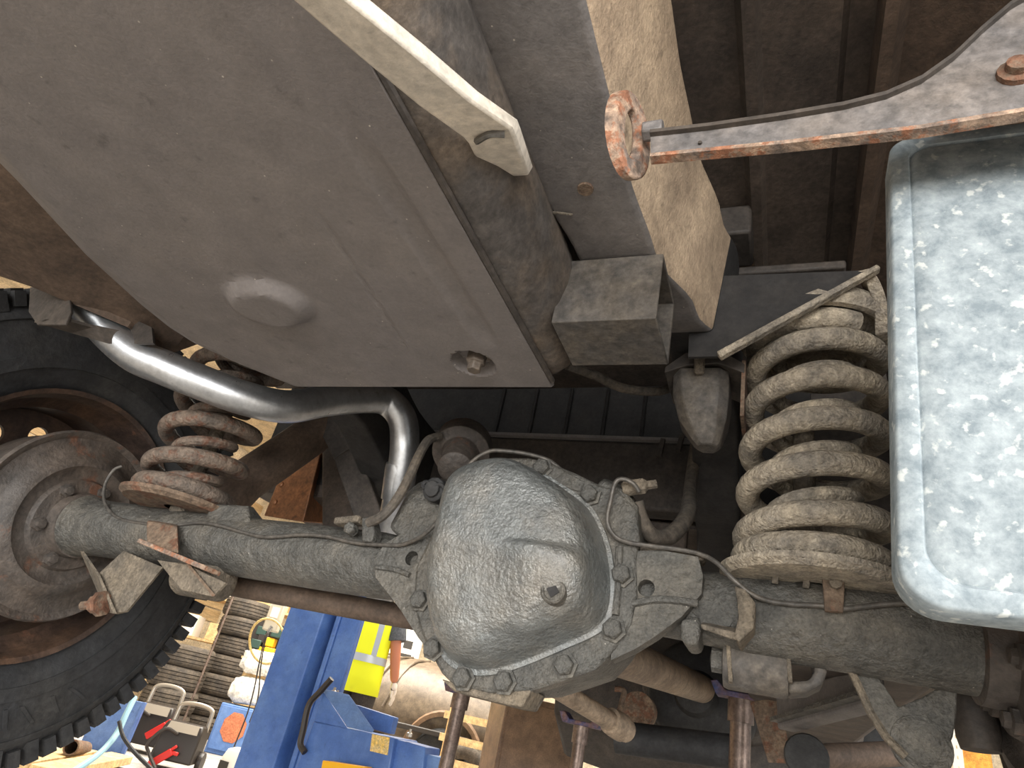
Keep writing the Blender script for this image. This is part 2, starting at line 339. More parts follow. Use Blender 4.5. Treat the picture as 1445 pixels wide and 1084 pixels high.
# frame rails
def rail(st, dusty, name='frame_rail'):
    mb = MB()
    rings = []
    for y, xi, xo, zb, zt, fl in smooth_rows(st):
        rings.append([Vector((xi, y, zb)), Vector((xo, y, zb)), Vector((xo + fl, y, zt)), Vector((xi + fl * 0.3, y, zt))])
    n = 4
    for i in range(len(rings) - 1):
        for j in range(4):
            k = (j + 1) % 4
            mb.add([rings[i][j], rings[i][k], rings[i + 1][k], rings[i + 1][j]], [(0, 1, 2, 3)], 2 if rings[i][0].y > 0.58 else (1 if j == dusty else 0))  # rail turns near-black from the spring perch forward
    mb.add(rings[0], [(0, 1, 2, 3)]); mb.add(rings[-1], [(0, 1, 2, 3)])
    o = mb.build(name, [M['rail'], M['rail_dust'], M['pitch']], truck)
    bm = bmesh.new(); bm.from_mesh(o.data); bmesh.ops.remove_doubles(bm, verts=bm.verts[:], dist=1e-5); bmesh.ops.recalc_face_normals(bm, faces=bm.faces[:]); bm.to_mesh(o.data); bm.free()
    m = o.modifiers.new('edge', 'BEVEL'); m.width = 0.006; m.segments = 3; m.limit_method = 'ANGLE'; m.angle_limit = math.radians(40)
    return o
def smooth_rows(st, n=6):
    out = []
    for i in range(len(st) - 1):
        p1, p2 = st[i], st[i + 1]; p0 = st[i - 1] if i else p1; p3 = st[i + 2] if i + 2 < len(st) else p2
        for k in range(n):
            t = k / n; u = t * t * (3 - 2 * t)
            out.append([p1[0] + (p2[0] - p1[0]) * t] + [a + (b - a) * u for a, b in zip(p1[1:], p2[1:])])
    out.append(list(st[-1])); return out
RST = [(-0.5, -0.185, -0.108, 1.34, 1.50, 0.028), (0.25, -0.188, -0.110, 1.34, 1.49, 0.028), (0.34, -0.187, -0.110, 1.34, 1.49, 0.028), (0.43, -0.176, -0.104, 1.34, 1.49, 0.026),
       (0.55, -0.146, -0.082, 1.362, 1.50, 0.02), (0.64, -0.126, -0.060, 1.380, 1.52, 0.01), (0.80, -0.118, -0.054, 1.365, 1.52, 0.0), (1.0, -0.128, -0.06, 1.295, 1.46, 0.0), (1.3, -0.15, -0.075, 1.25, 1.40, 0.0), (3.6, -0.15, -0.075, 1.23, 1.38, 0.0)]
rr = rail(RST, 1); tag(rr, 'dusty black frame rail beside the tank')
pg = V(826, 267, Z=1.339); MB().lathe([(0.0005, -0.0015), (0.0065, -0.001), (0.0068, 0.002)], pg, (0, 0, 1), 16).build('rust_plug', M['rust'], rr)
MB().tube(smooth_path([V(767, 301, Z=1.3385), V(785, 300, Z=1.3385), V(808, 303, Z=1.3385)], 4), 0.0012, 6).build('paint_scrape', M['axle_dust'], rr)
LST = [(y, -0.79 - xo, -0.79 - xi, zb, zt, 0.0) for y, xi, xo, zb, zt, fl in RST]
lr = rail(LST, 9)
# hollow box bracket under the right rail
def open_box(x0, x1, y0, y1, z0, z1, t, mat, name, parent, skew=0.0):
    mb = MB()
    o_ = [(y0, z0 + skew), (y1, z0), (y1, z1), (y0, z1)]; i_ = [(y0 + t, z0 + t + skew), (y1 - t, z0 + t), (y1 - t, z1 - t), (y0 + t, z1 - t)]
    mb.loft([[Vector((x0, y, z)) for y, z in o_], [Vector((x1, y, z)) for y, z in o_], [Vector((x1, y, z)) for y, z in i_], [Vector((x0 + t, y, z)) for y, z in i_]])
    return mb.build(name, mat, parent, bevel=0.0012)
open_box(-0.188, -0.096, 0.428, 0.500, 1.268, 1.338, 0.003, M['stop'], 'box_bracket', rr)

# tow eye and bracket arm across the rail
te = V(887, 190, Y=0.27); eye_mb = MB()
ring_o, ring_i = [], []
for k in range(28):
    a = 2 * math.pi * k / 28
    ring_o.append((math.cos(a) * 0.0195, math.sin(a) * 0.034)); ring_i.append((math.cos(a) * 0.0085, math.sin(a) * 0.021))
def eyering(l, dx): return [te + Vector((dx + y * 0.40, y, z - y * 0.25)) for y, z in l]
eye_mb.loft([eyering(ring_o, -0.0035), eyering(ring_o, 0.0035), eyering(ring_i, 0.0035), eyering(ring_i, -0.0035), eyering(ring_o, -0.0035)], cap=False)
eye = eye_mb.build('tow_eye', M['rust_edge'], truck, bevel=0.0015); tag(eye, 'rusty flat ring plate')
MB().lathe([(0.007, -0.003), (0.007, 0.010)], V(914, 186, Y=0.274), (1, 0, 0), 6).build('eye_bolt', M['arm'], eye, bevel=0.001)
AYP = 0.27
top = [(918, 191), (1000, 182), (1100, 168), (1190, 153), (1250, 138), (1300, 116), (1345, 84), (1385, 46), (1425, 12), (1480, -20)]
bot = [(1480, 153), (1445, 160), (1300, 184), (1100, 206), (918, 223)]
P_ = [V(x, y, Y=AYP) for x, y in top + bot]
ext = Vector((0.16, 0, 0))
P_ = P_[:len(top)] + [P_[len(top) - 1] + ext, P_[len(top)] + ext] + P_[len(top):]
arm = MB().prism(P_, (0, 0.004, 0)).build('bracket_arm', M['arm'], truck); tag(arm, 'grey bracket arm with rusty edges')
tp = P_[:len(top) + 1]; bp = P_[len(top) + 1:]
def lip(path, w, name, mat):
    mb = MB(); R = []
    for p in path: R.append([p + Vector((0, -w, -0.0015)), p + Vector((0, 0.004, -0.0015)), p + Vector((0, 0.004, 0.0015)), p + Vector((0, -w, 0.0015))])
    return mb.loft(R).build(name, mat, arm)
lip(tp, 0.0035, 'upper_lip', M['black']); lip(bp, 0.0026, 'lower_lip', M['rust_edge'])
MB().lathe([(0.0085, 0.0), (0.0085, -0.003), (0.0055, -0.004), (0.0055, -0.008), (0.001, -0.009)], V(1432, 106, Y=AYP), (0, 1, 0), 12).build('stud', M['rust'], arm)
MB().lathe([(0.0012, 0), (0.0012, -0.0015)], V(988, 203, Y=AYP), (0, 1, 0), 10).build('rivet', M['black'], arm)

# galvanised panel hanging next to the spring
PYP = 0.315
tl, bl = V(1255, 196, Y=PYP), V(1269, 852, Y=PYP)
w_, h_ = 0.42, tl.z - bl.z
def rrect(inset, rt, rb, n=8):
    pts = []
    x0, x1, z0, z1 = inset, w_ - inset, inset, h_ - inset
    for (cx_, cz_, r, a0) in ((x0 + rb, z0 + rb, rb, 180), (x1 - rb, z0 + rb, rb, 270), (x1 - rt, z1 - rt, rt, 0), (x0 + rt, z1 - rt, rt, 90)):
        for k in range(n + 1):
            a = math.radians(a0 + 90 * k / n); pts.append((cx_ + r * math.cos(a), cz_ + r * math.sin(a)))
    return pts
def prow(l, y): return [Vector((bl.x + x + (tl.x - bl.x) * z / h_, y, bl.z + z)) for x, z in l]
pan = MB().loft([prow(rrect(0.0, 0.012, 0.019), PYP + 0.022), prow(rrect(0.0, 0.012, 0.019), PYP + 0.002), prow(rrect(0.0015, 0.011, 0.018), PYP), prow(rrect(0.0095, 0.010, 0.016), PYP - 0.0004), prow(rrect(0.0108, 0.010, 0.016), PYP + 0.0015), prow(rrect(0.0122, 0.010, 0.016), PYP - 0.0002)])
pan = pan.build('galvanised_panel', M['galv'], truck, sharp=50); tag(pan, 'pale galvanised sheet panel with rounded corners')

# ---- springs
def spring(cx_, cy_, z0, z1, lean, mat, stretch, parent_label):
    root = empty('coil_spring', (0, 0, 0), truck); tag(root, parent_label)
    tab = [(-0.35, 0.009), (0.0, 0.010), (0.35, 0.013), (1.0, 0.040), (2.0, 0.090), (3.0, 0.139), (4.0, 0.187), (5.0, 0.234), (5.6, 0.258), (6.2, 0.262)]
    tab = [(t, z * (stretch if t > 0.4 else 1)) for t, z in tab]; end = 6.1 / stretch ** 0.9
    def helix(rad, t0, t1, dz, dt):
        pts = []; n = int((t1 - t0) * 30)
        for k in range(n + 1):
            t = t0 + (t1 - t0) * k / n; a = 2 * math.pi * t - math.pi / 2
            zz = z0 + dz + sum(lerp_tab(tab, t + dt + e) for e in (-0.12, -0.06, 0, 0.06, 0.12)) / 5; q = (zz - z0) / (z1 - z0)
            pts.append((cx_ + lean[0] * q + rad * math.cos(a), cy_ + lean[1] * q + rad * math.sin(a), zz))
        return pts
    MB().tube(helix(0.0635, -0.3, end, 0.0, 0.0), 0.0122, 14).build('outer_coil', mat, root)
    MB().tube(helix(0.0385, -0.2, end - 0.1, 0.0, -0.45), 0.0082, 10).build('inner_coil', mat, root)
    return root
SX, SY = 0.026, 0.682
spr = spring(SX, SY, 1.140, 1.402, (0.009, 0.0), M['spring'], 1.0, 'dusty double coil spring')
spl = spring(-0.832, SY, 1.150, 1.42, (-0.010, 0.0), M['spring_rust'], 1.2, 'rusty coil spring partly behind the exhaust pipe')
for root, x, mt in ((spr, SX, M['spring']), (spl, -0.832, M['spring_rust'])):
    MB().lathe([(0.020, -0.012), (0.058, -0.013), (0.078, -0.013), (0.085, -0.008), (0.0855, -0.003), (0.080, -0.004), (0.074, -0.006), (0.056, -0.006), (0.054, 0.016), (0.048, 0.018), (0.046, -0.002), (0.020, -0.004)], (x, SY, 1.140 if root is spr else 1.150), (0, 0, 1), 40, cap=False).build('lower_seat', M['rust'] if root is spl else M['spring'], root)
    MB().lathe([(0.010, 0.050), (0.050, 0.050), (0.072, 0.042), (0.084, 0.028), (0.086, 0.016), (0.081, 0.008), (0.074, 0.008), (0.066, 0.014), (0.056, 0.010), (0.050, 0.004), (0.046, -0.010), (0.040, -0.012), (0.036, 0.0), (0.010, 0.002)], (x + (0.009 if root is spr else -0.010), SY, 1.402 if root is spr else 1.42), (0, 0, 1), 40).build('upper_seat', M['spring'], root)
    MB().lathe([(0.016, -0.02), (0.016, 0.05), (0.011, 0.055), (0.011, 0.17), (0.008, 0.172)], (x - 0.005, SY + 0.01, 1.145), (0, 0, 1), 14).build('check_rod', M['axle_dust'], root)

# spring perch gusset with folded lower flange
gy = 0.597
g0, g1, g2 = V(1012, 503, Y=gy), V(1236, 381, Y=gy), V(1025, 386, Y=gy)
gus = MB().prism([g0, g1, g2 + Vector((-0.04, 0, -0.002)), g0 + Vector((-0.03, 0, 0))], (0, 0.004, 0)).build('spring_perch', M['pitch'], truck); tag(gus, 'triangular gusset plate over the spring')
dn = (g1 - g0).normalized(); nn = Vector((dn.z, 0, -dn.x))
MB().hexa([g0, g0 + Vector((0, -0.010, 0)), g1 + Vector((0, -0.010, 0)), g1, g0 + nn * 0.008, g0 + nn * 0.008 + Vector((0, -0.010, 0)), g1 + nn * 0.006 + Vector((0, -0.010, 0)), g1 + nn * 0.006]).build('folded_flange', M['spring'], gus, bevel=0.0015)
sk = smooth_path([g1 + Vector((-0.006, 0, 0.0)), V(1240, 398, Y=0.605), V(1251, 430, Y=0.62), V(1253, 472, Y=0.64)], 5)
MB().loft([[p + Vector((-0.012, 0.0, 0)), p + Vector((0, -0.004, 0)), p + Vector((0.004, 0.03, 0)), p + Vector((-0.004, 0.03, 0))] for p in sk]).build('skirt_edge', M['spring'], gus, bevel=0.001)
MB().box((0.0, SY + 0.03, 1.512), (0.14, 0.10, 0.012)).build('perch_plate', M['black'], gus, bevel=0.003)

# bump stop under the rail
bs = MB()
def ringxy(c, hx, hy, ch): return [Vector((c.x + x * hx, c.y + y * hy, c.z)) for x, y in ((-1, -1 + ch), (-1 + ch, -1), (1 - ch, -1), (1, -1 + ch), (1, 1 - ch), (1 - ch, 1), (-1 + ch, 1), (-1, 1 - ch))]
BX, BY = -0.083, 0.672
bs.loft([ringxy(Vector((BX - 0.004, BY, 1.352)), 0.031, 0.034, 0.3), ringxy(Vector((BX - 0.003, BY, 1.322)), 0.031, 0.033, 0.35), ringxy(Vector((BX, BY, 1.295)), 0.026, 0.027, 0.4), ringxy(Vector((BX + 0.005, BY, 1.272)), 0.015, 0.017, 0.4), ringxy(Vector((BX + 0.006, BY, 1.266)), 0.010, 0.012, 0.5)])
bstop = bs.build('bump_stop', M['stop'], truck, sharp=25, bevel=0.0015); tag(bstop, 'faceted rubber bump stop')
MB().prism([(BX - 0.043, BY - 0.036, 1.352), (BX - 0.020, BY - 0.036, 1.372), (BX + 0.018, BY - 0.036, 1.374), (BX + 0.044, BY - 0.036, 1.355), (BX + 0.044, BY - 0.036, 1.343), (BX + 0.016, BY - 0.036, 1.356), (BX - 0.018, BY - 0.036, 1.354), (BX - 0.043, BY - 0.036, 1.344)], (0, 0.075, 0)).build('stop_bracket', M['black'], bstop, bevel=0.001)
MB().box((BX + 0.043, BY, 1.325), (0.004, 0.07, 0.07)).build('stop_side_plate', M['rust'], bstop)
MB().lathe([(0.004, -0.01), (0.006, -0.008), (0.006, 0.010)], (BX - 0.004, BY - 0.040, 1.350), (0, -0.3, 1), 8).build('stop_nut', M['axle_dust'], bstop)

# ---------------------------------------------------------------- rear axle
axle = MB()
axle.tube([(-1.06, AY, AZ), (-1.0, AY, AZ), (-0.80, AY, AZ), (-0.55, AY, AZ), (-0.47, AY, AZ), (-0.40, AY, AZ - 0.002), (-0.33, AY, AZ)], [0.052, 0.043, 0.040, 0.041, 0.0405, 0.035, 0.034], 32)
axle.tube([(-0.16, AY, AZ), (-0.11, AY, AZ), (-0.065, AY, AZ), (-0.03, AY, AZ), (0.05, AY, AZ), (0.21, AY, AZ)], [0.034, 0.034, 0.036, 0.041, 0.041, 0.045], 32)
axle = axle.build('rear_axle', M['axle'], truck, sharp=50); tag(axle, 'grimy rear axle with round differential cover')

FY = 0.648                                                        # face of the differential flange
def flat(pts, Y): return [V(x, y, Y=Y) for x, y in pts]
flange_px = [(671, 668), (690, 652), (718, 645), (745, 645), (774, 651), (812, 667), (845, 683), (872, 690), (899, 719), (902, 762), (897, 790), (899, 840), (890, 880), (868, 915), (840, 945), (790, 962), (748, 975), (690, 978), (640, 968), (622, 950), (608, 925), (592, 890), (582, 850), (586, 800), (605, 760), (628, 720), (648, 690)]
fl_pts = flat(flange_px, FY)
MB().prism(fl_pts, (0, 0.026, 0)).build('housing_flange', M['axle'], axle, bevel=0.004)
# housing body behind the flange and pinion nose
cen = sum(fl_pts, Vector()) / len(fl_pts)
hb = MB(); rings = []
for k, (s, y) in enumerate([(0.98, FY + 0.02), (0.99, FY + 0.06), (0.95, FY + 0.11), (0.80, FY + 0.16), (0.55, FY + 0.20), (0.32, FY + 0.23)]):
    rings.append([Vector((cen.x + (p.x - cen.x) * s, y, cen.z + (p.z - cen.z) * s)) for p in fl_pts])
hb.loft(rings).build('differential_housing', M['axle'], axle, sharp=60)
MB().lathe([(0.075, 0.0), (0.062, 0.06), (0.05, 0.10), (0.05, 0.12), (0.062, 0.122), (0.062, 0.14), (0.03, 0.145), (0.03, 0.18)], (cen.x, FY + 0.17, cen.z), (0, 1, 0), 28).build('pinion_nose', M['axle'], axle)
# drip shelf under the flange
MB().prism(flat([(622, 958), (690, 978), (750, 973), (736, 998), (716, 995), (640, 976)], FY + 0.002), (0, 0.05, 0)).build('flange_foot', M['axle_dust'], axle, bevel=0.002)
# domed cover
cov_px = [(663, 683), (680, 674), (700, 668), (722, 665), (742, 667), (765, 676), (790, 692), (812, 706), (832, 724), (846, 748), (856, 775), (861, 800), (864, 830), (862, 862), (851, 888), (830, 903), (800, 916), (772, 928), (735, 943), (700, 953), (668, 954), (642, 944), (624, 925), (616, 895), (614, 865), (618, 830), (626, 795), (634, 760), (641, 725), (649, 700)]
base = smooth_path(flat(cov_px, FY - 0.001), 3, closed=True)
cc = sum(base, Vector()) / len(base)
prof = [(1.035, 0.0), (1.03, 0.004), (0.985, 0.005), (0.965, 0.012), (0.95, 0.024), (0.925, 0.042), (0.89, 0.056), (0.83, 0.067), (0.74, 0.074), (0.62, 0.078), (0.48, 0.080), (0.34, 0.081), (0.2, 0.0815), (0.08, 0.082)]
boss_c = V(776, 826, Y=FY - 0.083)
def bump_y(p):                                                    # pressed square boss round the filler plug and shallow dents
    dx, dz = (p.x - boss_c.x), (p.z - boss_c.z)
    ux = max(0.0, dx + 0.004) / 0.036; uz = abs(dz + 0.002) / 0.042
    q = (ux ** 4 + uz ** 4) ** 0.25
    return 0.011 * (1 - sm(0.80, 1.06, q)) * sm(-0.075, -0.015, dx)
def dome(p, s, h):
    # flattened lower part: the crown of the dome sits high and the bottom falls away
    low = sm(0.0, -0.11, p.z - cc.z); hh = h * (1 - 0.30 * low * s)
    q = Vector((cc.x + (p.x - cc.x) * s, FY - hh, cc.z + 0.004 + (p.z - cc.z) * s))
    return q
rings = []
for i in range(len(prof) - 1):
    for k in range(3):
        t = k / 3; s = prof[i][0] + (prof[i + 1][0] - prof[i][0]) * t; h = prof[i][1] + (prof[i + 1][1] - prof[i][1]) * t
        r = [dome(p, s, h) for p in base]
        if s < 0.9: r = [Vector((p.x, p.y - bump_y(p), p.z)) for p in r]
        rings.append(r)
cover = MB().loft(rings).build('differential_cover', M['cover'], axle, sharp=60); tag(cover, 'oily domed differential cover with square-socket filler plug')
pl_ = V(774, 828, Y=FY - 0.0915); pl_.y = min((p for r in rings for p in r), key=lambda p: (p.x - pl_.x) ** 2 + (p.z - pl_.z) ** 2).y - 0.0012
plug = MB().lathe([(0.0122, 0.012), (0.0118, -0.0005), (0.0105, -0.0018), (0.0088, -0.0018), (0.0082, 0.0002), (0.001, 0.0004)], pl_, (0, 1, 0), 24).build('filler_plug', M['axle'], axle)
MB().box(pl_ + Vector((0, 0.0, 0)), (0.0092, 0.0016, 0.0092), M=Matrix.Rotation(0.9, 3, 'Y')).build('socket_shade', M['pitch'], axle)  # black tile: shade inside the square hole put into its colour
bolt_me = MB().lathe([(0.013, 0.0), (0.013, 0.0025), (0.0098, 0.003), (0.0098, 0.009), (0.0085, 0.0105), (0.001, 0.0108)], (0, 0, 0), (0, 0, 1), 6).build('cover_bolt', M['axle'], axle, bevel=0.0008)
bolts = [(594, 848), (766, 662), (833, 700), (866, 889), (798, 940), (713, 963), (613, 916), (641, 712), (878, 812), (655, 958)]
for i, (x, y) in enumerate(bolts):
    Mx = frame_at(V(x, y, Y=FY - 0.001), (0, -1, 0)) @ Matrix.Rotation(R_.uniform(0, 1), 4, 'Z')
    if i == 0: bolt_me.matrix_local = Mx
    else: inst(bolt_me, 'cover_bolt', axle, M=Mx)
# cast webs between flange and tubes, with core holes
def web(name, px, Y, th, hole, mat):
    P3 = flat(px, Y); c = P3[0]
    def to2(p): return (p.x - c.x, p.z - c.z)
    h = V(hole[0], hole[1], Y=Y)
    Mx = Matrix.Translation((c.x, Y + th / 2, c.z)) @ Matrix.Rotation(math.pi / 2, 4, 'X')
    return holed(name, [to2(p) for p in P3], [circle(0.0085, 16, to2(h))], th, mat, axle, Mx)
web('cast_web', [(528, 790), (542, 768), (575, 748), (612, 738), (640, 745), (640, 930), (613, 929), (590, 900), (566, 862), (548, 838), (530, 815)], FY + 0.004, 0.02, (581, 788), M['axle'])
web('cast_web', [(893, 778), (930, 776), (985, 786), (992, 812), (990, 838), (962, 870), (925, 898), (896, 916), (862, 932), (868, 800)], FY + 0.004, 0.02, (912, 830), M['axle'])
MB().hexa([V(893, 768, Y=0.66), V(996, 782, Y=0.66), V(996, 790, Y=0.66), V(900, 800, Y=0.66), V(905, 768, Y=0.70), V(996, 782, Y=0.70), V(996, 800, Y=0.70), V(905, 810, Y=0.70)]).build('web_top', M['axle_dust'], axle, bevel=0.003)
ribp = smooth_path(flat([(892, 852), (925, 846), (960, 848), (985, 852)], FY + 0.002), 4); MB().tube(ribp, 0.0035, 8).build('cast_rib', M['axle'], axle)
ribp = smooth_path(flat([(530, 800), (558, 804), (578, 812)], FY + 0.002), 4); MB().tube(ribp, 0.003, 8).build('cast_rib', M['axle'], axle)
MB().tube(flat([(874, 772), (872, 830), (868, 868)], FY - 0.002), 0.004, 8).build('cast_rib', M['axle'], axle)
# shoulder castings above the flange
MB().loft([flat([(548, 745), (575, 700), (600, 690), (636, 735), (612, 760), (570, 765)], 0.655), flat([(552, 742), (578, 690), (615, 680), (650, 720), (620, 760), (570, 762)], 0.69), flat([(560, 735), (590, 680), (640, 672), (660, 715), (625, 750), (580, 755)], 0.74)]).build('housing_shoulder', M['axle'], axle, bevel=0.006, sharp=50)
MB().loft([flat([(838, 690), (850, 676), (880, 690), (900, 716), (902, 768), (880, 775), (858, 770)], 0.65), flat([(842, 690), (852, 674), (884, 688), (904, 714), (906, 768), (880, 775), (860, 770)], 0.70)]).build('housing_shoulder', M['axle'], axle, bevel=0.004, sharp=50)
MB().prism(flat([(770, 655), (786, 658), (812, 672), (826, 680), (818, 694), (790, 686), (772, 672)], FY - 0.002), (0, 0.02, 0)).build('tag_plate', M['axle'], axle, bevel=0.002)
# upper link bush sitting on the housing
b0, b1 = V(652, 634, Y=0.74), V(632, 690, Y=0.67)
ax = (b1 - b0).normalized()
MB().lathe([(0.012, -0.030), (0.034, -0.028), (0.041, -0.018), (0.041, 0.012), (0.034, 0.014), (0.027, 0.017), (0.024, 0.030), (0.024, 0.060), (0.018, 0.064)], b0, ax, 26).build('link_bush', M['drum'], axle, bevel=0.001)
sens = V(615, 692, Y=0.645)
MB().lathe([(0.013, -0.012), (0.015, -0.01), (0.015, 0.006), (0.010, 0.008), (0.010, 0.012), (0.004, 0.013)], sens, (0, -1, -0.2), 12).build('speed_sensor', M['rubber'], axle, bevel=0.001)
MB().tube(smooth_path([V(600, 690, Y=0.636), V(597, 684, Y=0.636), V(602, 680, Y=0.636), V(612, 686, Y=0.634), V(622, 684, Y=0.634), V(628, 692, Y=0.634), V(622, 700, Y=0.634)], 4), 0.0025, 6).build('sensor_clip', M['rubber'], axle)
# hoses and brake lines
def hose(name, px, r, mat, parent, seg=10, n=8):
    return MB().tube(smooth_path([V(x, y, Y=Y) for x, y, Y in px], n), r, seg).build(name, mat, parent)
hose('breather_hose', [(620, 616, 0.70), (604, 622, 0.68), (590, 645, 0.66), (578, 672, 0.65), (560, 705, 0.64), (540, 728, 0.64), (520, 738, 0.645)], 0.0062, M['hose'], axle)
hose('brake_line', [(800, 676, 0.66), (788, 660, 0.655), (770, 648, 0.65), (740, 640, 0.64), (705, 636, 0.632), (688, 638, 0.63), (668, 650, 0.628), (650, 672, 0.625), (638, 692, 0.625), (630, 715, 0.63), (612, 742, 0.635), (590, 760, 0.642), (565, 769, 0.648), (535, 769, 0.652), (500, 766, 0.655), (460, 757, 0.655), (425, 755, 0.656), (375, 758, 0.656), (345, 752, 0.658), (310, 742, 0.658), (280, 738, 0.66), (240, 742, 0.66), (195, 738, 0.66), (165, 730, 0.66), (148, 710, 0.66), (148, 685, 0.66), (160, 664, 0.66), (172, 658, 0.665)], 0.0024, M['line'], axle)
hose('brake_line', [(902, 694, 0.64), (893, 682, 0.635), (878, 676, 0.632), (868, 682, 0.632), (862, 705, 0.634), (857, 735, 0.636), (866, 755, 0.638), (884, 765, 0.640), (920, 771, 0.645), (960, 776, 0.652), (990, 783, 0.652), (1012, 795, 0.648), (1035, 818, 0.645), (1060, 838, 0.648), (1085, 848, 0.652), (1120, 853, 0.655), (1160, 855, 0.656), (1190, 859, 0.654), (1220, 856, 0.655), (1260, 852, 0.656), (1310, 852, 0.656)], 0.0024, M['line'], axle)
MB().lathe([(0.006, -0.012), (0.009, -0.008), (0.009, 0.012), (0.005, 0.016), (0.005, 0.026)], V(893, 688, Y=0.655), (0.9, 0.2, 0.3), 8).build('hose_union', M['axle_dust'], axle)
hs = smooth_path([V(897, 708, Y=0.67), V(905, 735, Y=0.68), V(922, 757, Y=0.70), V(945, 756, Y=0.73), V(962, 740, Y=0.76), V(972, 718, Y=0.80), (-0.12, 0.87, 1.30), (-0.12, 0.90, 1.38)], 12)
MB().tube(hs, [0.0088 + (0.0016 if 34 < i < 66 and i % 2 else 0) for i in range(len(hs))], 12).build('corrugated_hose', M['hose'], axle, sharp=60)
# clip on the left tube
clp = MB(); clp.bar(V(478, 738, Y=0.66), V(512, 735, Y=0.655), 0.02, 0.009); clp.build('hose_clip', M['axle_dust'], axle, bevel=0.002)
MB().prism(flat([(510, 730), (524, 729), (528, 750), (524, 764), (510, 764)], 0.645), (0, 0.02, 0)).build('clip_tab', M['axle'], axle, bevel=0.002)
MB().lathe([(0.008, 0), (0.008, 0.012), (0.005, 0.014)], V(499, 750, Y=0.656), (0, -1, 0.1), 6).build('clip_bolt', M['axle'], axle, bevel=0.0008)
# raised pad on the left tube
MB().hexa([V(288, 738, Y=0.668), V(352, 745, Y=0.668), V(382, 745, Y=0.70), V(300, 722, Y=0.73), V(298, 712, Y=0.676), V(350, 714, Y=0.676), V(358, 716, Y=0.71), V(300, 708, Y=0.73)]).build('tube_pad', M['axle'], axle, bevel=0.003)
# left lower link bracket
lb = MB().hexa([V(207, 768, Y=0.64), V(252, 782, Y=0.64), V(256, 770, Y=0.70), V(212, 757, Y=0.70), V(207, 735, Y=0.645), V(250, 742, Y=0.645), V(254, 738, Y=0.69), V(214, 732, Y=0.69)]).build('link_bracket', M['rust'], axle, bevel=0.002); tag(lb, 'rusty link bracket')
MB().bar(V(206, 767, Y=0.634), V(300, 806, Y=0.640), 0.03, 0.006).build('bracket_edge', M['rust_edge'], axle, bevel=0.001)
MB().prism(flat([(221, 790), (262, 796), (318, 822), (300, 842), (256, 833), (238, 812)], 0.645), (0, 0.006, 0)).build('bracket_plate', M['axle_dust'], axle, bevel=0.001)
MB().hexa([V(262, 796, Y=0.640), V(300, 842, Y=0.640), V(300, 842, Y=0.70), V(262, 796, Y=0.70), V(266, 795, Y=0.640), V(304, 840, Y=0.640), V(304, 840, Y=0.70), V(266, 795, Y=0.70)]).build('bracket_rib', M['rust'], axle)
MB().lathe([(0.010, -0.045), (0.024, -0.045), (0.026, -0.04), (0.026, 0.03), (0.022, 0.034), (0.012, 0.036)], V(292, 818, Y=0.70), (1, 0, 0), 22).build('link_bush', M['axle_dust'], axle)
# left damper bracket
db = MB().prism(flat([(137, 811), (174, 777), (228, 800), (176, 863), (160, 866)], 0.662), (0, 0.006, 0)).build('damper_bracket', M['axle_dust'], axle, bevel=0.001)
MB().hexa([V(112, 776, Y=0.69), V(137, 811, Y=0.655), V(160, 866, Y=0.655), V(150, 864, Y=0.69), V(117, 776, Y=0.69), V(141, 811, Y=0.655), V(165, 866, Y=0.655), V(155, 864, Y=0.69)]).build('bracket_side', M['axle_dust'], axle)
MB().prism([V(228, 800, Y=0.662), V(176, 863, Y=0.662), V(176, 863, Y=0.72), V(228, 800, Y=0.72)], (0.004, 0, 0.002)).build('bracket_side', M['axle_dust'], axle)
MB().lathe([(0.006, -0.03), (0.006, -0.012), (0.012, -0.012), (0.012, -0.003), (0.017, -0.002), (0.017, 0.004), (0.006, 0.005)], V(142, 852, Y=0.652), (1, 0.1, 0.25), 8).build('damper_bolt', M['rust'], axle)
# right bracket box on the tube
rb = MB().hexa([V(990, 888, Y=0.648), V(1040, 905, Y=0.640), V(1048, 890, Y=0.71), V(995, 880, Y=0.71), V(988, 880, Y=0.648), V(1040, 893, Y=0.640), V(1048, 880, Y=0.71), V(995, 872, Y=0.71)]).build('link_bracket', M['axle_dust'], axle, bevel=0.0015)
MB().prism(flat([(1036, 826), (1052, 832), (1066, 850), (1064, 886), (1042, 906), (1036, 896), (1042, 870), (1040, 845)], 0.636), (0, 0.07, 0)).build('bracket_side', M['axle_dust'], axle, bevel=0.002)
MB().prism(flat([(985, 836), (1038, 828), (1042, 860), (1030, 884), (988, 884)], 0.664), (0, 0.006, 0)).build('bracket_back', M['axle'], axle)
MB().prism(flat([(960, 874), (986, 868), (990, 884), (984, 910), (968, 912), (960, 900)], 0.66), (0, 0.05, 0)).build('bracket_ear', M['axle'], axle, bevel=0.004)
# lower seat feet
for px in ((1097, 806), (1140, 812)): MB().bar(V(px[0], px[1] - 12, Y=0.66), V(px[0] - 3, px[1] + 18, Y=0.665), 0.006, 0.014, up=(0, 1, 0)).build('seat_foot', M['axle_dust'], axle, bevel=0.001)
lt = MB().prism(flat([(1160, 812), (1192, 812), (1192, 828), (1190, 864), (1164, 862), (1162, 836)], 0.648), (0, 0.006, 0)).build('line_tab', M['rust'], axle, bevel=0.001)
MB().lathe([(0.004, 0), (0.0055, 0.001), (0.0055, 0.006), (0.003, 0.007)], V(1179, 824, Y=0.648), (0, -1, 0), 8).build('tab_bolt', M['axle_dust'], axle)
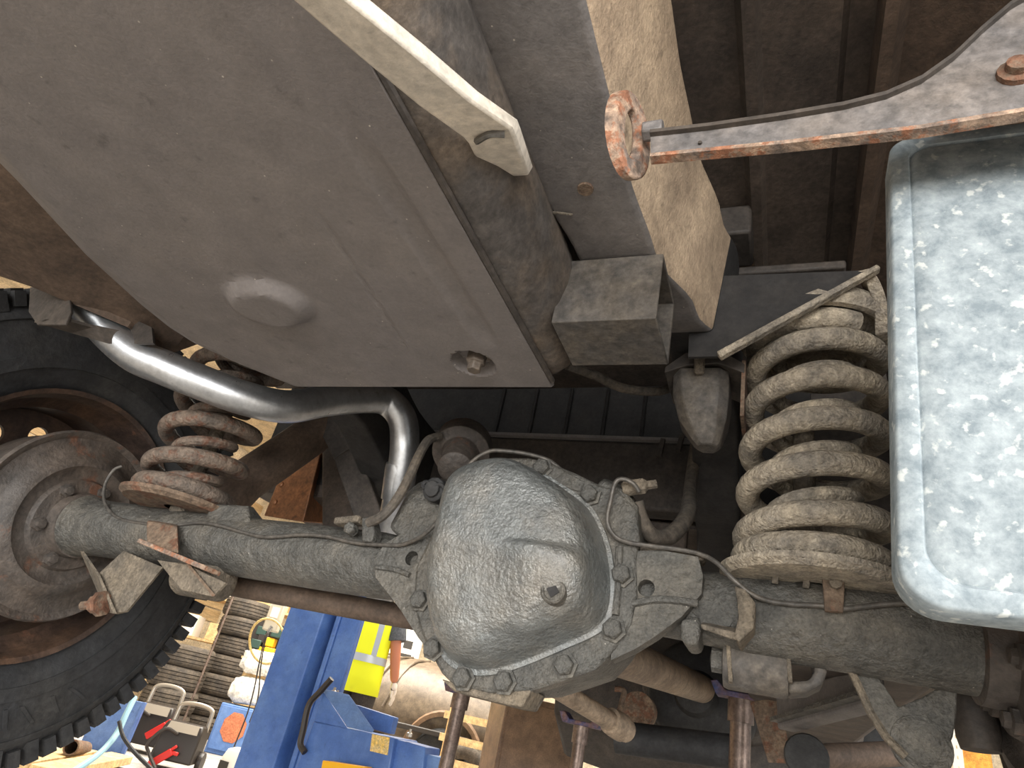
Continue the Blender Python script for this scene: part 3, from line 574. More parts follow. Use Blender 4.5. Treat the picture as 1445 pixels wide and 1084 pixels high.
# right lower link: bush between two ears, hooked end plate
MB().lathe([(0.010, -0.032), (0.0255, -0.030), (0.027, -0.026), (0.027, 0.024), (0.0255, 0.028), (0.010, 0.030)], V(1068, 938, Y=0.715), (1, 0, 0.0), 26).build('link_bush', M['stop'], axle, sharp=50)
for x in (1024, 1108):
    MB().prism([V(x, 905, Y=0.685), V(x + 4, 962, Y=0.69), V(x + 4, 970, Y=0.73), V(x, 905, Y=0.74)], (0.004, 0, 0)).build('bush_ear', M['axle_dust'], axle, bevel=0.0008)
MB().lathe([(0.004, -0.012), (0.013, -0.010), (0.013, 0.0)], V(1020, 932, Y=0.715), (1, 0, 0), 10).build('bush_nut', M['axle'], axle)
he = V(1140, 948, Y=0.72)
hk = [V(1112, 978, Y=0.70), V(1140, 976, Y=0.70), V(1160, 966, Y=0.70), V(1168, 948, Y=0.70), V(1160, 930, Y=0.70), V(1146, 924, Y=0.70), V(1146, 934, Y=0.70), V(1150, 946, Y=0.70), V(1142, 960, Y=0.70), V(1112, 962, Y=0.70)]
MB().prism(hk, (0, 0.05, 0)).build('hook_plate', M['stop'], axle, bevel=0.003)
# right damper bracket, V shaped with open window and round emboss
vp = [(1180, 915), (1216, 918), (1240, 955), (1268, 998), (1300, 985), (1322, 972), (1328, 930), (1352, 930), (1350, 1010), (1345, 1040), (1330, 1074), (1305, 1080), (1278, 1068), (1250, 1040), (1228, 1005), (1205, 955)]
vb = MB().prism(flat(vp, 0.705), (0, 0.008, 0)).build('damper_bracket', M['axle'], axle, bevel=0.0015); tag(vb, 'V-shaped damper bracket')
MB().lathe([(0.024, 0.002), (0.023, -0.001), (0.019, -0.0025), (0.016, -0.001), (0.012, 0.001)], V(1300, 1052, Y=0.705), (0, 1, 0), 28, cap=False).build('round_emboss', M['axle'], axle)
rim_ = flat([(1180, 915), (1205, 955), (1228, 1005), (1250, 1040), (1278, 1068)], 0.70); MB().tube(rim_, 0.0035, 6).build('bracket_lip', M['axle_dust'], axle)

# ---------------------------------------------------------------- wheels and drums
def sidewall_tyre(name, cx_, side, parent):
    R, w = 0.41, 0.25                                             # side: +1 inner face looks to +X
    c = Vector((cx_, AY, AZ)); s = side; rs = lambda r: 0.215 + (r - 0.215) * 0.89
    prof = [(0.215, 0.095), (0.235, 0.108), (0.262, 0.118), (0.262, 0.121), (0.285, 0.123), (0.285, 0.121), (0.32, 0.122), (0.352, 0.118), (0.352, 0.121), (0.362, 0.120), (0.375, 0.110), (0.392, 0.096), (0.398, 0.07), (0.40, 0.0)]
    full = [(rs(r), h * s) for r, h in prof] + [(rs(r), -h * s) for r, h in prof[-2::-1]]
    t = MB().lathe(full, c, (1, 0, 0), 96, cap=False).build(name, M['rubber'], parent)
    lug = MB()
    for k in range(84):
        a = 2 * math.pi * k / 84
        for sd in (1, -1):
            a2 = a + (0.5 * 2 * math.pi / 84 if sd < 0 else 0)
            u = Vector((0, math.cos(a2), math.sin(a2))); tg = Vector((0, -math.sin(a2), math.cos(a2)))
            ln = 1.0 if k % 2 else 0.55
            for (h0, h1, r0, r1, wd) in ((0.03, 0.115, 0.396, 0.4065, 0.0105), (0.098, 0.1225, 0.374 - 0.018 * ln + 0.01, 0.402, 0.0095)):
                P = []
                for r in (r0, r1):
                    for (dt, hh) in ((-wd, h0), (wd, h0), (wd * 0.9, h1 if r == r1 else h1 - 0.004), (-wd * 0.9, h1 if r == r1 else h1 - 0.004)):
                        P.append(c + Vector((hh * sd * s, 0, 0)) + u * rs(r) + tg * dt)
                lug.hexa(P)
    o = lug.build('tread_lugs', M['rubber'], parent); o['kind'] = 'stuff'
    # raised marks moulded in the sidewall
    mk = MB()
    for k, (a, l, r0, r1) in enumerate([(-68, 0.020, 0.296, 0.330), (-74, 0.006, 0.296, 0.330), (-79, 0.018, 0.296, 0.330), (-86, 0.02, 0.296, 0.330), (-92, 0.006, 0.296, 0.33), (-98, 0.018, 0.296, 0.33), (-105, 0.02, 0.296, 0.33), (-60, 0.008, 0.296, 0.33), (-53, 0.02, 0.296, 0.33)]):
        a = math.radians(a); u = Vector((0, math.cos(a), math.sin(a))); tg = Vector((0, -math.sin(a), math.cos(a)))
        mk.hexa([c + Vector((x * s, 0, 0)) + u * rs(r) + tg * d for x in (0.119, 0.1245) for r, d in ((r0, -l / 2), (r0, -l / 2 + 0.006), (r1, l / 2 + 0.006), (r1, l / 2))])
    mk = mk.build('sidewall_marks', M['rubber'], parent); mk['kind'] = 'stuff'
    return t
for cx_, s in ((-1.235, 1), (0.375, -1)):
    wh = empty('wheel', (0, 0, 0), truck); tag(wh, 'black off-road wheel')
    sidewall_tyre('tyre', cx_, s, wh)
    c = Vector((cx_, AY, AZ))
    MB().lathe([(0.222, 0.112 * s), (0.214, 0.108 * s), (0.208, 0.09 * s), (0.206, 0.07 * s), (0.190, 0.05 * s), (0.188, -0.03 * s), (0.194, -0.03 * s), (0.205, -0.11 * s), (0.222, -0.112 * s)], c, (1, 0, 0), 64, cap=False).build('rim', M['rim'], wh)
    ph = math.radians(6)
    holes = [circle(0.018, 20, (0.145 * math.cos(ph + 2 * math.pi * k / 12), 0.145 * math.sin(ph + 2 * math.pi * k / 12))) for k in range(12)]
    Mx = Matrix.Translation(c + Vector((-0.028 * s, 0, 0))) @ Matrix(((0, 0, 1, 0), (1, 0, 0, 0), (0, 1, 0, 0), (0, 0, 0, 1)))
    holed('wheel_disc', circle(0.191, 64), holes, 0.008, M['rim'], wh, Mx)
def drum(cx_, s, back):
    r = MB().lathe([(0.142, -0.075 * s), (0.145, -0.004 * s), (0.150, 0.0), (0.153, 0.006 * s), (0.150, 0.012 * s), (0.145, 0.010 * s), (0.140, 0.006 * s), (0.122, 0.008 * s), (0.112, 0.016 * s), (0.106, 0.024 * s), (0.095, 0.026 * s), (0.088, 0.020 * s), (0.074, 0.020 * s), (0.070, 0.028 * s), (0.052, 0.030 * s), (0.050, 0.05 * s), (0.042, 0.052 * s)], (cx_, AY, AZ), (1, 0, 0), 64).build('brake_drum', M['drum'], truck, sharp=45)
    first = None
    for k in range(6):
        a = 2 * math.pi * k / 6 + 0.3
        Mx = frame_at((cx_ + 0.024 * s, AY + 0.061 * math.cos(a), AZ + 0.061 * math.sin(a)), (s, 0, 0))
        if first is None:
            first = MB().lathe([(0.011, 0), (0.011, 0.010), (0.007, 0.011), (0.007, 0.016), (0.001, 0.017)], (0, 0, 0), (0, 0, 1), 6).build('flange_bolt', M['drum'], r, bevel=0.0008); first.matrix_local = Mx
        else: inst(first, 'flange_bolt', r, M=Mx)
    return r
tag(drum(-1.085, 1, 0), 'rusty brake drum back plate'); drum(0.205, -1, 0)

# ---------------------------------------------------------------- exhaust tail pipe
ex = [(100, 395, 0.43), (135, 448, 0.47), (185, 497, 0.505), (235, 520, 0.53), (285, 540, 0.56), (345, 562, 0.60), (405, 574, 0.65), (460, 566, 0.70), (510, 562, 0.75), (545, 566, 0.79), (567, 590, 0.815), (571, 630, 0.835), (565, 680, 0.86), (556, 730, 0.89), (545, 790, 0.94), (536, 850, 1.0)]
exp_ = MB().tube(smooth_path([V(x, y, Y=Y) for x, y, Y in ex], 8), 0.0245, 28).build('exhaust_pipe', M['exhaust'], truck); tag(exp_, 'bright aluminised tail pipe bent over the axle')
e1 = V(567, 655, Y=0.848); e2 = V(560, 705, Y=0.875)
MB().tube([e1, e1 + (e2 - e1) * 0.15, e2], [0.0255, 0.0265, 0.0262], 28).build('pipe_sleeve', M['exhaust'], exp_)

# ---------------------------------------------------------------- left side of the body: sill strip, hanger loop
st = [V(-160, 170, Z=1.345), V(-30, 262, Z=1.345), V(0, 292, Z=1.345), V(60, 350, Z=1.345), V(130, 405, Z=1.345), V(215, 478, Z=1.345), V(240, 500, Z=1.345)]
out_ = [V(-160, 290, Z=1.33), V(-30, 372, Z=1.33), V(0, 390, Z=1.33), V(45, 405, Z=1.33), V(100, 428, Z=1.33), V(180, 462, Z=1.33), V(225, 492, Z=1.33)]
mb = MB(); mb.loft([[a + Vector((0.14, 0, 0.05)), a, b, b + Vector((0, 0, 0.01)), a + Vector((0.14, 0, 0.09))] for a, b in zip(st, out_)])
sill = mb.build('inner_sill', M['brown_pan'], truck, sharp=30)
hg = MB()
hg.prism([V(42, 405, Y=0.42), V(96, 402, Y=0.42), V(100, 440, Y=0.42), V(92, 458, Y=0.42), V(52, 458, Y=0.42), V(40, 440, Y=0.42)], (0.0, 0.004, 0.0))
hang = hg.build('pipe_hanger', M['black'], truck, bevel=0.001)
MB().loft([[p, p + Vector((0, 0.0, 0.004)), q + Vector((0, 0, 0.004)), q] for p, q in ((V(48, 455, Y=0.42), V(92, 452, Y=0.42)), (V(100, 470, Y=0.45), V(130, 462, Y=0.45)), (V(160, 487, Y=0.48), V(170, 470, Y=0.48)), (V(212, 485, Y=0.51), V(205, 462, Y=0.51)))]).build('hanger_strap', M['black'], hang)
MB().prism([V(168, 440, Y=0.49), V(214, 462, Y=0.49), V(216, 484, Y=0.49), V(168, 486, Y=0.49)], (0, 0.004, 0)).build('hanger_end', M['black'], hang)

# links, struts and boxes beyond the left spring
MB().tube([V(300, 725, Y=0.82), V(345, 680, Y=0.86), V(440, 615, Y=0.93), V(470, 590, Y=0.95)], 0.040, 24).build('torque_tube', M['brown_pan'], truck)
sb = MB(); sb.bar(V(462, 585, Y=0.92), V(490, 640, Y=0.94), 0.052, 0.02, up=(0, 1, 0)); sb.bar(V(490, 640, Y=0.94), V(528, 745, Y=0.96), 0.052, 0.02, up=(0, 1, 0))
sb.build('body_strut', M['black'], truck, bevel=0.003)
cb = MB().hexa([V(372, 728, Y=1.12), V(428, 737, Y=1.12), V(470, 740, Y=1.3), V(420, 735, Y=1.3), V(402, 655, Y=1.12), V(452, 640, Y=1.12), V(480, 630, Y=1.3), V(430, 640, Y=1.3)]).build('heat_shield', M['copper'], truck, bevel=0.003)
for px in ((397, 684), (388, 709)): MB().lathe([(0.007, 0), (0.006, 0.003), (0.001, 0.005)], V(px[0], px[1], Y=1.119), (0, -1, 0), 10).build('rivet', M['copper'], cb)
MB().lathe([(0.012, -0.02), (0.012, 0.0), (0.008, 0.004)], V(520, 627, Y=1.14), (0, -1, -0.2), 8).build('body_bolt', M['axle_dust'], truck)
MB().hexa([V(455, 760, Y=1.05), V(560, 770, Y=1.05), V(560, 770, Y=1.15), V(455, 760, Y=1.15), V(455, 600, Y=1.05), V(600, 600, Y=1.05), V(600, 600, Y=1.15), V(455, 600, Y=1.15)]).build('bulkhead_box', M['floor_pan'], truck, bevel=0.004)
# cross member ahead of the axle
cm = MB().box((-0.395, 1.09, 1.395), (0.62, 0.05, 0.13)).build('cross_member', M['black'], truck, bevel=0.006)
MB().box((-0.395, 1.060, 1.462), (0.62, 0.012, 0.006)).build('cross_member_lip', M['rail'], cm)
MB().box((-0.40, 1.10, 1.24), (0.5, 0.02, 0.16)).build('shield_plate', M['floor_pan'], truck, bevel=0.004)
hose('brake_pipe', [(800, 515, 0.62), (840, 530, 0.66), (880, 548, 0.70), (930, 552, 0.74), (960, 540, 0.78)], 0.006, M['hose'], truck)
for px in ((938, 632), (965, 625)): MB().bar(V(px[0] - 2, px[1] - 12, Y=1.04), V(px[0] - 8, px[1] + 12, Y=1.04), 0.008, 0.008).build('bracket_clip', M['black'], truck)
# dark gear behind the right wheel arch
MB().box((0.12, 0.95, 1.36), (0.16, 0.02, 0.4)).build('inner_arch', M['black'], truck)
MB().box(V(1035, 335, Z=1.60), (0.05, 0.07, 0.05)).build('body_mount', M['black'], truck, bevel=0.004)

# track rod, drive shafts, gearbox parts below
MB().tube([V(290, 819, Y=0.76), V(560, 868, Y=0.80), V(700, 893, Y=0.84)], 0.0155, 18).build('track_rod', M['brown_pan'], truck)
sh = MB().tube([V(820, 900, Y=1.02), V(872, 925, Y=1.12), V(990, 972, Y=1.85)], 0.033, 28).build('drive_shaft', M['shaft'], truck); tag(sh, 'tan drive shaft')
dc = V(985, 975, Y=1.98)
MB().lathe([(0.02, -0.05), (0.05, -0.045), (0.06, -0.02), (0.125, -0.02), (0.135, -0.01), (0.135, 0.02), (0.142, 0.022), (0.150, 0.03), (0.150, 0.10), (0.08, 0.12)], dc + Vector((-0.0, 0, -0.01)), (0.1, 1, 0.0), 48).build('transmission_drum', M['rubber'], truck, sharp=50)
sf = MB().tube([V(770, 962, Y=1.15), V(868, 1022, Y=1.35)], 0.017, 20).build('front_shaft', M['shaft'], truck)
MB().lathe([(0.014, -0.03), (0.023, -0.028), (0.025, -0.01), (0.025, 0.012), (0.021, 0.014), (0.021, 0.03)], V(872, 1024, Y=1.36), V(868, 1022, Y=1.35) - V(770, 962, Y=1.15), 20).build('shaft_joint', M['shaft'], sf)
hose('vent_pipe', [(868, 972, 1.5), (880, 975, 1.5), (878, 990, 1.5), (872, 1012, 1.5), (866, 1024, 1.5)], 0.006, M['rust'], truck)
MB().tube([V(870, 1040, Y=1.7), V(1040, 1062, Y=1.7)], 0.035, 24).build('gearbox_crossbar', M['rubber'], truck)
gb = MB().loft([[Vector((x + cx2, y, z)) for x, z in ((-0.16, 1.07), (0.12, 1.07), (0.17, 1.14), (0.16, 1.33), (-0.2, 1.33), (-0.2, 1.14))] for y, cx2 in ((2.05, -0.18), (2.3, -0.18), (2.9, -0.20), (3.6, -0.22))]).build('gearbox', M['black'], truck, bevel=0.02)
MB().lathe([(0.03, 0), (0.045, 0.01), (0.045, 0.06)], V(905, 1005, Y=1.95), (0, -1, 0), 20).build('gearbox_boss', M['rust'], gb)
# lower link arm and floor cross beams to the right
lk = MB(); lk.bar(V(1108, 1008, Y=1.25), V(1235, 970, Y=1.02), 0.03, 0.05); lk.build('side_beam', M['rail'], truck, bevel=0.004)
MB().bar(V(1108, 1020, Y=1.24), V(1235, 984, Y=1.01), 0.05, 0.006).build('beam_lip', M['axle'], truck)
MB().box((0.06, 1.8, 1.22), (0.26, 1.6, 0.22)).build('floor_box', M['floor_pan'], truck, bevel=0.02)
MB().tube([V(1135, 1070, Y=1.3), V(1300, 1062, Y=1.5)], 0.02, 16).build('cross_tube', M['brown_pan'], truck)
MB().lathe([(0.012, -0.006), (0.03, -0.004), (0.032, 0.0), (0.032, 0.02)], V(1138, 1068, Y=1.2), (0, 1, 0), 20).build('link_end', M['rubber'], truck)
# front right wheel with its stub axle, far ahead
fwl = empty('front_wheel', (0, 0, 0), truck)
MB().lathe([(0.21, -0.10), (0.26, -0.12), (0.34, -0.122), (0.39, -0.10), (0.41, -0.06), (0.41, 0.06), (0.39, 0.10), (0.34, 0.122), (0.26, 0.12), (0.21, 0.10)], (0.33, 3.2, 1.10), (1, 0, 0), 56, cap=False).build('tyre', M['rubber'], fwl)
MB().lathe([(0.212, -0.105), (0.20, -0.06), (0.19, 0.02), (0.05, 0.02)], (0.33, 3.2, 1.10), (1, 0, 0), 40).build('rim', M['rim'], fwl)
MB().lathe([(0.05, -0.5), (0.05, -0.08), (0.12, -0.07), (0.12, 0.0)], (0.33, 3.2, 1.10), (1, 0, 0), 24).build('stub_axle', M['black'], fwl)
MB().loft([[Vector((x, y, z)) for x, z in ((-0.80, 1.33), (-0.77, 0.92 + k), (-0.1, 0.85 + k), (0.2, 0.92 + k), (0.28, 1.33))] for y, k in ((2.5, 0.12), (2.7, 0.0), (3.5, 0.0), (3.7, 0.15))]).build('engine_sump', M['black'], truck, bevel=0.02)
# damper standing by the right drum
MB().lathe([(0.016, 0), (0.018, 0.01), (0.018, 0.22), (0.024, 0.225), (0.024, 0.44), (0.01, 0.45)], V(1385, 1060, Y=0.77), (-0.05, 0.05, 1), 20).build('damper', M['black'], truck)

# ================================================================ things in the workshop
blue = grime('lift_blue', srgb(70, 104, 170), srgb(94, 128, 186), 0.4, rough=0.4, scale=6, bump=0.03, vary=0.15)
blue2 = grime('pale_blue', srgb(84, 118, 176), srgb(106, 136, 184), 0.4, rough=0.6, scale=5, bump=0.03, vary=0.2)
steel = grime('pole_steel', srgb(120, 104, 94), srgb(92, 74, 64), 0.4, RUST, 0.15, rough=0.4, metal=0.5, scale=12, bump=0.1)
tread = grime('old_tread', srgb(64, 58, 52), srgb(92, 82, 70), 0.5, rough=0.85, scale=9, bump=0.3, bscale=60)
chrome = plain('grey_handle', srgb(168, 160, 148), 0.35, 0.5)
dark = plain('dark_plastic', srgb(44, 38, 34), 0.45)
red = plain('red_clamp', srgb(206, 36, 30), 0.4)
white = grime('white_bag', srgb(228, 224, 216), srgb(206, 200, 190), 0.4, rough=0.7, scale=9, bump=0.5, bscale=25)
yellow = plain('yellow_plastic', srgb(240, 178, 20), 0.45)
green = plain('dark_green', srgb(40, 64, 56), 0.5)
pine = grime('pine_board', srgb(216, 184, 134), srgb(196, 162, 112), 0.5, rough=0.65, scale=6, bump=0.05)
orange = grime('orange_patch', srgb(206, 124, 86), srgb(170, 100, 70), 0.5, rough=0.7, scale=18, bump=0.2)
hivis = plain('hi_vis_yellow', srgb(236, 240, 24), 0.7)
reflect = plain('reflective_tape', srgb(178, 182, 184), 0.35, 0.2)
shirtm = grime('grey_shirt', srgb(78, 80, 84), srgb(66, 68, 72), 0.4, rough=0.9, scale=20, bump=0.2)
trousm = grime('dark_trousers', srgb(52, 46, 42), srgb(64, 56, 50), 0.4, rough=0.9, scale=20, bump=0.2)
skinm = plain('skin_tone', srgb(190, 120, 88), 0.6)
glovem = plain('white_glove', srgb(220, 206, 190), 0.8)
hairm = plain('brown_hair', srgb(66, 44, 32), 0.7)
tan = grime('tan_bodywork', srgb(112, 98, 82), srgb(92, 80, 66), 0.4, rough=0.45, scale=4, bump=0.05)
brownc = grime('brown_sheet', srgb(124, 98, 74), srgb(104, 80, 60), 0.4, rough=0.5, scale=3, bump=0.04)
paper = plain('paper_white', srgb(236, 230, 218), 0.8)
ink = plain('paper_ink', srgb(60, 56, 52), 0.8)

# two-post lift column with its carriage and swing arm
post = empty('lift_post', (-2.4, 3.35, 0)); tag(post, 'tall blue steel lift column behind the axle', 'lift column')
def up(name, poly, z0, z1, mat, parent, off, bevel=0.006):
    return MB().prism([Vector((x - off.x, y - off.y, z0)) for x, y in poly], (0, 0, z1 - z0)).build(name, mat, parent, bevel=bevel)
po = Vector((-2.4, 3.35, 0))
up('main_channel', [(-2.665, 3.20), (-2.42, 3.20), (-2.41, 3.23), (-2.41, 3.52), (-2.665, 3.52)], 0.02, 4.2, blue, post, po)
up('back_web', [(-2.42, 3.42), (-2.335, 3.42), (-2.335, 3.50), (-2.42, 3.50)], 0.02, 4.2, blue, post, po)
up('slide_rail', [(-2.345, 3.22), (-2.315, 3.22), (-2.315, 3.45), (-2.345, 3.45)], 0.02, 4.2, blue, post, po)
up('side_channel', [(-2.315, 3.23), (-2.185, 3.23), (-2.185, 3.26), (-2.315, 3.30)], 0.02, 4.2, blue, post, po)
up('base_plate', [(-2.78, 3.1), (-2.05, 3.1), (-2.05, 3.65), (-2.78, 3.65)], 0.0, 0.02, blue, post, po)
CY = 2.75
la = empty('lift_arm', W(500, 1084, Y=CY) - po, post); lo = la.location + po; tag(la, 'blue lift arm with sloping gusset and worn yellow sticker')
def fw(px, Y): return [W(x, y, Y=Y) - lo for x, y in px]
MB().prism(fw([(442, 1018), (557, 1041), (545, 1110), (415, 1090)], CY), (0, 0.22, 0)).build('arm_box', blue, la, bevel=0.006)
MB().prism(fw([(443, 1018), (456, 976), (490, 1028)], CY + 0.002), (0, 0.01, 0)).build('gusset_side', blue, la, bevel=0.002)
g = fw([(456, 976), (490, 1026)], CY + 0.002)
MB().prism([g[0], g[1], g[1] + Vector((0.12, 0.02, 0)), g[0] + Vector((0.12, 0.02, 0))], (0, 0.012, 0.012)).build('gusset_top', blue2, la, bevel=0.002)
MB().prism(fw([(500, 994), (556, 1012), (550, 1036), (508, 1024)], CY + 0.24), (0, 0.05, 0)).build('arm_pivot', blue, la, bevel=0.004)
MB().prism(fw([(556, 1042), (600, 1054), (594, 1110), (545, 1105)], CY + 0.03), (0, 0.15, 0)).build('arm_tube', blue, la, bevel=0.005)
MB().prism(fw([(594, 1062), (625, 1070), (620, 1105), (590, 1100)], CY + 0.06), (0, 0.1, 0)).build('arm_extension', blue2, la, bevel=0.004)
MB().prism(fw([(525, 1036), (550, 1041), (547, 1066), (522, 1060)], CY - 0.002), (0, 0.002, 0)).build('warning_sticker', grime('sticker_yellow', srgb(226, 190, 96), srgb(206, 186, 140), 0.5, rough=0.6, scale=30, bump=0), la)
hp = [W(x, y, Y=CY - 0.02) - lo for x, y in ((468, 958), (452, 976), (436, 995), (428, 1030), (424, 1050), (430, 1062))]
MB().tube(smooth_path(hp, 5), 0.014, 8).build('arm_hose', dark, la)
for px in ((470, 980), (474, 984), (577, 1040)): MB().lathe([(0.014, 0), (0.014, 0.014), (0.006, 0.018), (0.006, 0.03)], W(px[0], px[1], Y=CY + 0.05) - lo, (0, 0, 1), 6).build('arm_bolt', chrome, la)
MB().prism(fw([(455, 1073), (512, 1082), (510, 1110), (450, 1100)], CY - 0.12), (0, 0.08, 0)).build('yellow_pad', yellow, la, bevel=0.004)
tb = lo.copy(); tb.z = 0
MB().box(Vector((-0.02, 0.3, -lo.z / 2)), (0.18, 0.18, lo.z)).build('arm_column', blue, la)

# jack stands under the chassis
def stand(name, px, Y, r, label, tilt=0):
    t = W(px[0], px[1], Y=Y); o = empty(name, (t.x, t.y, 0)); tag(o, label, 'jack stand', 'tall jack stands under the chassis')
    H = t.z
    MB().lathe([(r, 0.03), (r, H * 0.55), (r * 1.02, H * 0.551), (r * 1.02, H * 0.56), (r, H * 0.561), (r, H - 0.05), (r * 1.25, H - 0.05), (r * 1.25, H)], (0, 0, 0), (0, 0, 1), 24).build('pole', steel, o)
    for k in range(3):
        a = k * 2.094 + 0.4
        MB().bar((0, 0, 0.30), (0.25 * math.cos(a), 0.25 * math.sin(a), 0.015), 0.03, 0.03).build('leg', steel, o)
    MB().prism([(-0.062, -0.03, H + 0.02), (-0.05, -0.03, H - 0.005), (0.05, -0.03, H - 0.005), (0.065, -0.03, H + 0.02), (0.05, -0.03, H + 0.022), (0.03, -0.03, H + 0.006), (-0.03, -0.03, H + 0.006), (-0.048, -0.03, H + 0.024)], (0, 0.06, 0)).build('cradle', grime('cradle_blue', srgb(52, 70, 120), srgb(120, 84, 64), 0.5, rough=0.6, scale=25, bump=0.2), o, bevel=0.002)
    return o, H
stand('jack_stand', (1046, 984), 1.6, 0.0215, 'jack stand with blue saddle right below the axle bushing')
stand('jack_stand', (652, 978), 2.2, 0.024, 'jack stand standing directly below the differential cover')
stand('jack_stand', (821, 1022), 2.0, 0.018, 'slim jack stand below the end of the front shaft')
bs_ = W(1085, 1000, Y=1.5)
br = empty('brace_plate', (bs_.x, bs_.y, 0)); tag(br, 'rusty flat brace standing next to the blue saddle jack stand', 'brace')
MB().prism([p - Vector((bs_.x, bs_.y, 0)) for p in (W(1058, 990, Y=1.5), W(1100, 985, Y=1.5), W(1118, 1078, Y=1.5), W(1084, 1076, Y=1.5))], (0, 0.01, 0)).build('flat_bar', M['rust'], br, bevel=0.001)
MB().box((0.02, 0.005, 0.32), (0.05, 0.02, 0.64)).build('foot_bar', M['rust'], br)

# stacks of used tyres
tm = MB(); R0, w0 = 0.285, 0.106
pr = [(0.17, -0.09), (0.20, -w0), (0.25, -w0 * 1.02), (0.272, -w0 * 0.9), (0.280, -0.08)]
gz = [-0.058, -0.022, 0.018, 0.054]
for gq in gz: pr += [(0.287, gq - 0.010), (0.287, gq - 0.005), (0.277, gq - 0.004), (0.277, gq + 0.004), (0.287, gq + 0.005)]
pr += [(0.280, 0.08), (0.272, w0 * 0.9), (0.25, w0 * 1.02), (0.20, w0), (0.17, 0.09)]
tyre_me = tm.lathe(pr, (0, 0, 0), (0, 0, 1), 48, cap=False).mesh('used_tyre', tread, 40)
rank = ['topmost', 'second from the top', 'third from the top', 'fourth from the top', 'fifth from the top', 'sixth from the top', 'seventh from the top', 'lowest']
def stack(px, py, D, n, name, group):
    b = W(px, py, D=D)
    for i in range(n):
        z = 0.109 + (n - 1 - i) * 0.2185
        o = bpy.data.objects.new('used_tyre', tyre_me); COL.objects.link(o)
        o.location = (b.x + R_.uniform(-0.02, 0.02), b.y + R_.uniform(-0.02, 0.02), z); o.rotation_euler = (0, 0, R_.uniform(0, 6))
        tag(o, f'used black tyre, {rank[i] if i < n - 1 else "lowest"} {"in" if i < n - 1 else "one in"} the {name}', 'tyre', group)
stack(305, 985, 7.6, 7, 'tall stack beside the blue locker', 'tall stack of used tyres')
stack(240, 985, 6.9, 4, 'short stack behind the battery chargers', 'short stack of used tyres')
rp = W(296, 925, D=6.75); tag(MB().lathe([(0.05, 0.0), (0.05, 0.01), (0.012, 0.012), (0.012, 1.75)], (rp.x, rp.y, 0), (0, 0, 1), 10).build('rack_pole', steel), 'thin upright metal pole in front of the tall tyre stack', 'pole')

# storage rack of pine boards behind the tyres
rk = W(320, 870, D=9.0); rack = empty('storage_rack', (rk.x, rk.y, 0)); tag(rack, 'pine storage rack behind the tall tyre stack', 'rack'); rack.rotation_euler.z = 0.5
for sx in (-1.3, 1.3):
    for sy in (-0.25, 0.25): MB().box((sx, sy, 1.3), (0.07, 0.07, 2.6)).build('upright', pine, rack)
for z in (0.4, 1.0, 1.55, 2.1):
    for k in range(3): MB().box((0, -0.2 + k * 0.2, z), (2.7, 0.18, 0.03)).build('shelf_board', pine, rack)
bw = [(-1.0, 0.36), (-0.5, 0.42), (0.05, 0.34), (0.6, 0.45), (1.05, 0.28)]
for z, keep in ((1.02, (1, 2)), (1.57, (2, 3))):
    for k, (x, w) in enumerate(bw):
        if k not in keep: continue
        h = 0.22 + 0.05 * ((k * 7 + int(z * 10)) % 4)
        p = Matrix.Rotation(0.5, 3, 'Z') @ Vector((x, -0.05, z - 0.005 + h / 2)) + rack.location
        bx = MB().box((0, 0, 0), (w, 0.34, h)).build('carton', paper if (k + int(z * 10)) % 3 else pine, None, bevel=0.008); bx.location = p; bx.rotation_euler.z = 0.5
        MB().box((0, 0, h / 2 + 0.001), (w, 0.06, 0.002)).build('tape_strip', pine, bx)
        tag(bx, f'{"white" if (k + int(z * 10)) % 3 else "tan"} carton on the {"lower" if z < 1.3 else "upper"} shelf of the pine rack', 'carton', 'cartons on the pine rack')

# blue locker with orange octagon, bags above, bits hung up
lk_b = W(318, 1060, D=6.2); lk_ = empty('blue_locker', (lk_b.x, lk_b.y, 0)); lk_.rotation_euler.z = 0.46
tag(lk_, 'narrow blue steel locker with a worn orange octagon on its door', 'locker')
MB().box((0, 0.15, 0.22), (0.40, 0.3, 0.44)).build('locker_body', blue2, lk_, bevel=0.01)
MB().box((0, -0.006, 0.23), (0.36, 0.012, 0.38)).build('locker_door', blue2, lk_, bevel=0.004)
oc = [(0.12 * math.cos(math.radians(22.5 + 45 * k)) * (1 + 0.06 * R_.uniform(-1, 1)) + 0.0, 0.14 * math.sin(math.radians(22.5 + 45 * k)) + 0.25) for k in range(8)]
MB().prism([(x, -0.013, z) for x, z in oc], (0, -0.002, 0)).build('orange_octagon', orange, lk_)
def bag(c, sx, sy, sz, label, seed, name='plastic_bag'):
    rr_ = random.Random(seed); bm = bmesh.new(); bmesh.ops.create_icosphere(bm, subdivisions=4, radius=1)
    from mathutils import noise
    for v in bm.verts:
        p = v.co.copy(); q = Vector([math.copysign(abs(a) ** 0.55, a) for a in p])
        k = 1 + 0.16 * noise.noise(p * 2.3 + Vector((seed, 0, 0))) + 0.07 * noise.noise(p * 6 + Vector((0, seed, 0)))
        v.co = Vector((q.x * sx * k, q.y * sy * k, q.z * sz * k))
    me = bpy.data.meshes.new(name); bm.to_mesh(me); bm.free(); me.materials.append(white)
    for p in me.polygons: p.use_smooth = True
    o = bpy.data.objects.new(name, me); COL.objects.link(o); o.location = c; o.rotation_euler.z = 0.46
    tag(o, label, 'bag', 'white bags above the locker'); return o
b1_ = Vector((lk_b.x, lk_b.y, 0)) + Matrix.Rotation(0.46, 3, 'Z') @ Vector((0.0, 0.15, 0))
bag((b1_.x, b1_.y, 0.585), 0.20, 0.15, 0.125, 'crumpled white plastic bag lying on the blue locker', 3)
